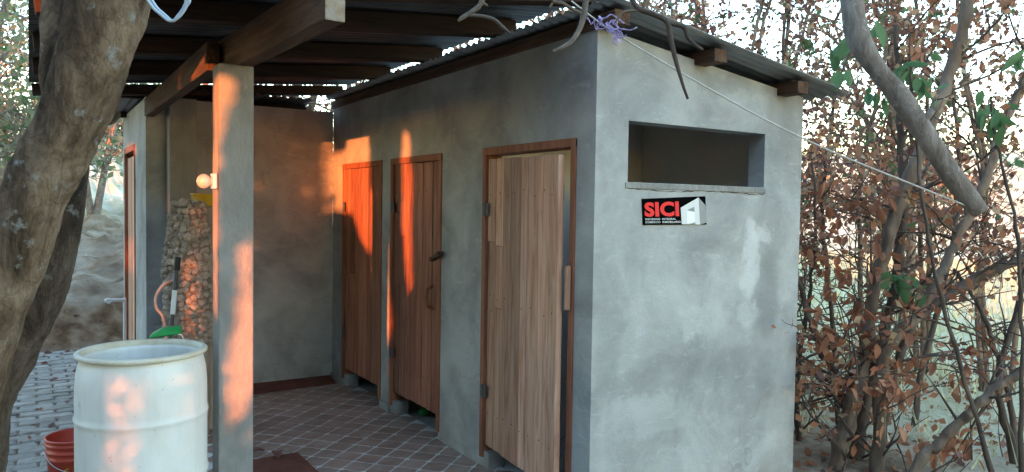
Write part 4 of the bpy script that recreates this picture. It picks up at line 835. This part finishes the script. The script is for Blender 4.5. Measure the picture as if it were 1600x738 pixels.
for thin, ax_, val, poly in GAPS:          # share of light each gap lets through
    Q = HC+((val-HC[:, ax_])/sd[ax_])[:, None]*sd
    keep &= ~inside(np.stack([Q[:, 1-ax_], Q[:, 2]], 1), poly)
clear = np.zeros(ns, bool)
for thin, ax_, val, poly in GAPS:
    Q = SC+((val-SC[:, ax_])/sd[ax_])[:, None]*sd; i_ = inside(np.stack([Q[:, 1-ax_], Q[:, 2]], 1), poly)
    if thin == 1: clear |= i_
    else: dimmer |= i_ & (roll < -math.log(thin)/tau)
SC = SC[dimmer & ~clear]
HC = HC[keep]
hg = thing('hedge', 'dense green hedge closing the open side of the yard', 'hedge', tuple(HB))
nb = len(HC); HC = np.concatenate([HC, SC]); n_ = len(HC); dn = -sd+rng.normal(0, .35, (n_, 3)); dn /= np.linalg.norm(dn, axis=1)[:, None]
u_ = rng.normal(size=(n_, 3)); u_ -= dn*(u_*dn).sum(1)[:, None]; u_ /= np.linalg.norm(u_, axis=1)[:, None]; v_ = np.cross(dn, u_)
sz = np.concatenate([rng.uniform(.036, .054, nb), np.full(n_-nb, .010)])[:, None]
V = np.stack([HC-u_*sz*1.1, HC+v_*sz*.8, HC+u_*sz*1.1, HC-v_*sz*.8], 1).reshape(-1, 3)
leaf_obj('foliage', [(V, (np.arange(n_)*4)[:, None]+np.array([[0, 1, 2, 3]]), M['leaf_hedge'])], hg)
q = MB()
for i in range(18):
    b_ = HB+side*(-12.5+i*1.15); b_ = b_-.35*np.array([math.sin(SUN_AZ), math.cos(SUN_AZ), 0]); 
    q.tube([(b_[0], b_[1], -.2), (b_[0]+.02, b_[1], .35)], .04, 7)
q.build('stems', M['stem_dark'], hg, kind='stuff')

# unseen tall trees, added round the open side to block low sky light
for i, (az, d_, h, cr) in enumerate(((188, 10.5, 9, 2.8), (209, 11, 9, 2.8), (226, 11, 9, 2.8), (243.5, 10.5, 9, 2.9), (263, 9.5, 8.5, 2.7), (281, 9, 8.5, 2.6), (300, 8.5, 8.5, 2.6), (320, 9, 8, 2.3))):
    x, y = -2.4+d_*math.sin(R(az)), -2.5+d_*math.cos(R(az)); random.seed(300+i)
    t = thing('yard_tree', 'broad leafy tree of the row that closes the yard', 'tree', (x, y, -.1), 'tall trees round the yard')
    q = MB(); P = [Vector((x+random.gauss(0, .06)*k, y+random.gauss(0, .06)*k, -.1+k*h*.11)) for k in range(8)]; q.tube(P, [.19-.017*k for k in range(8)], 12, .08)
    for k in range(9):
        a_ = k*2.4; p0 = P[3+k % 5]; e_ = Vector((x+cr*.8*math.cos(a_), y+cr*.8*math.sin(a_), h*.5+random.uniform(0, h*.35))); q.tube([p0, p0.lerp(e_, .5)+Vector((0, 0, .2)), e_], [.07, .05, .02], 7, .05)
    q.build('trunk', M['stem'], t)
    cl = np.array([(x+cr*math.cos(a_)*r_, y+cr*math.sin(a_)*r_, z_) for a_, r_, z_ in zip(rng.uniform(0, 6.28, 90), np.sqrt(rng.random(90)), rng.uniform(3.6, h, 90))])
    C = cl[rng.integers(0, 90, 5200)]+rng.normal(0, .42, (5200, 3)); C = C[C[:, 2] > 3.45]
    leaf_obj('crown', [(*leaves(C, .24), M['leaf_hedge'])], t)
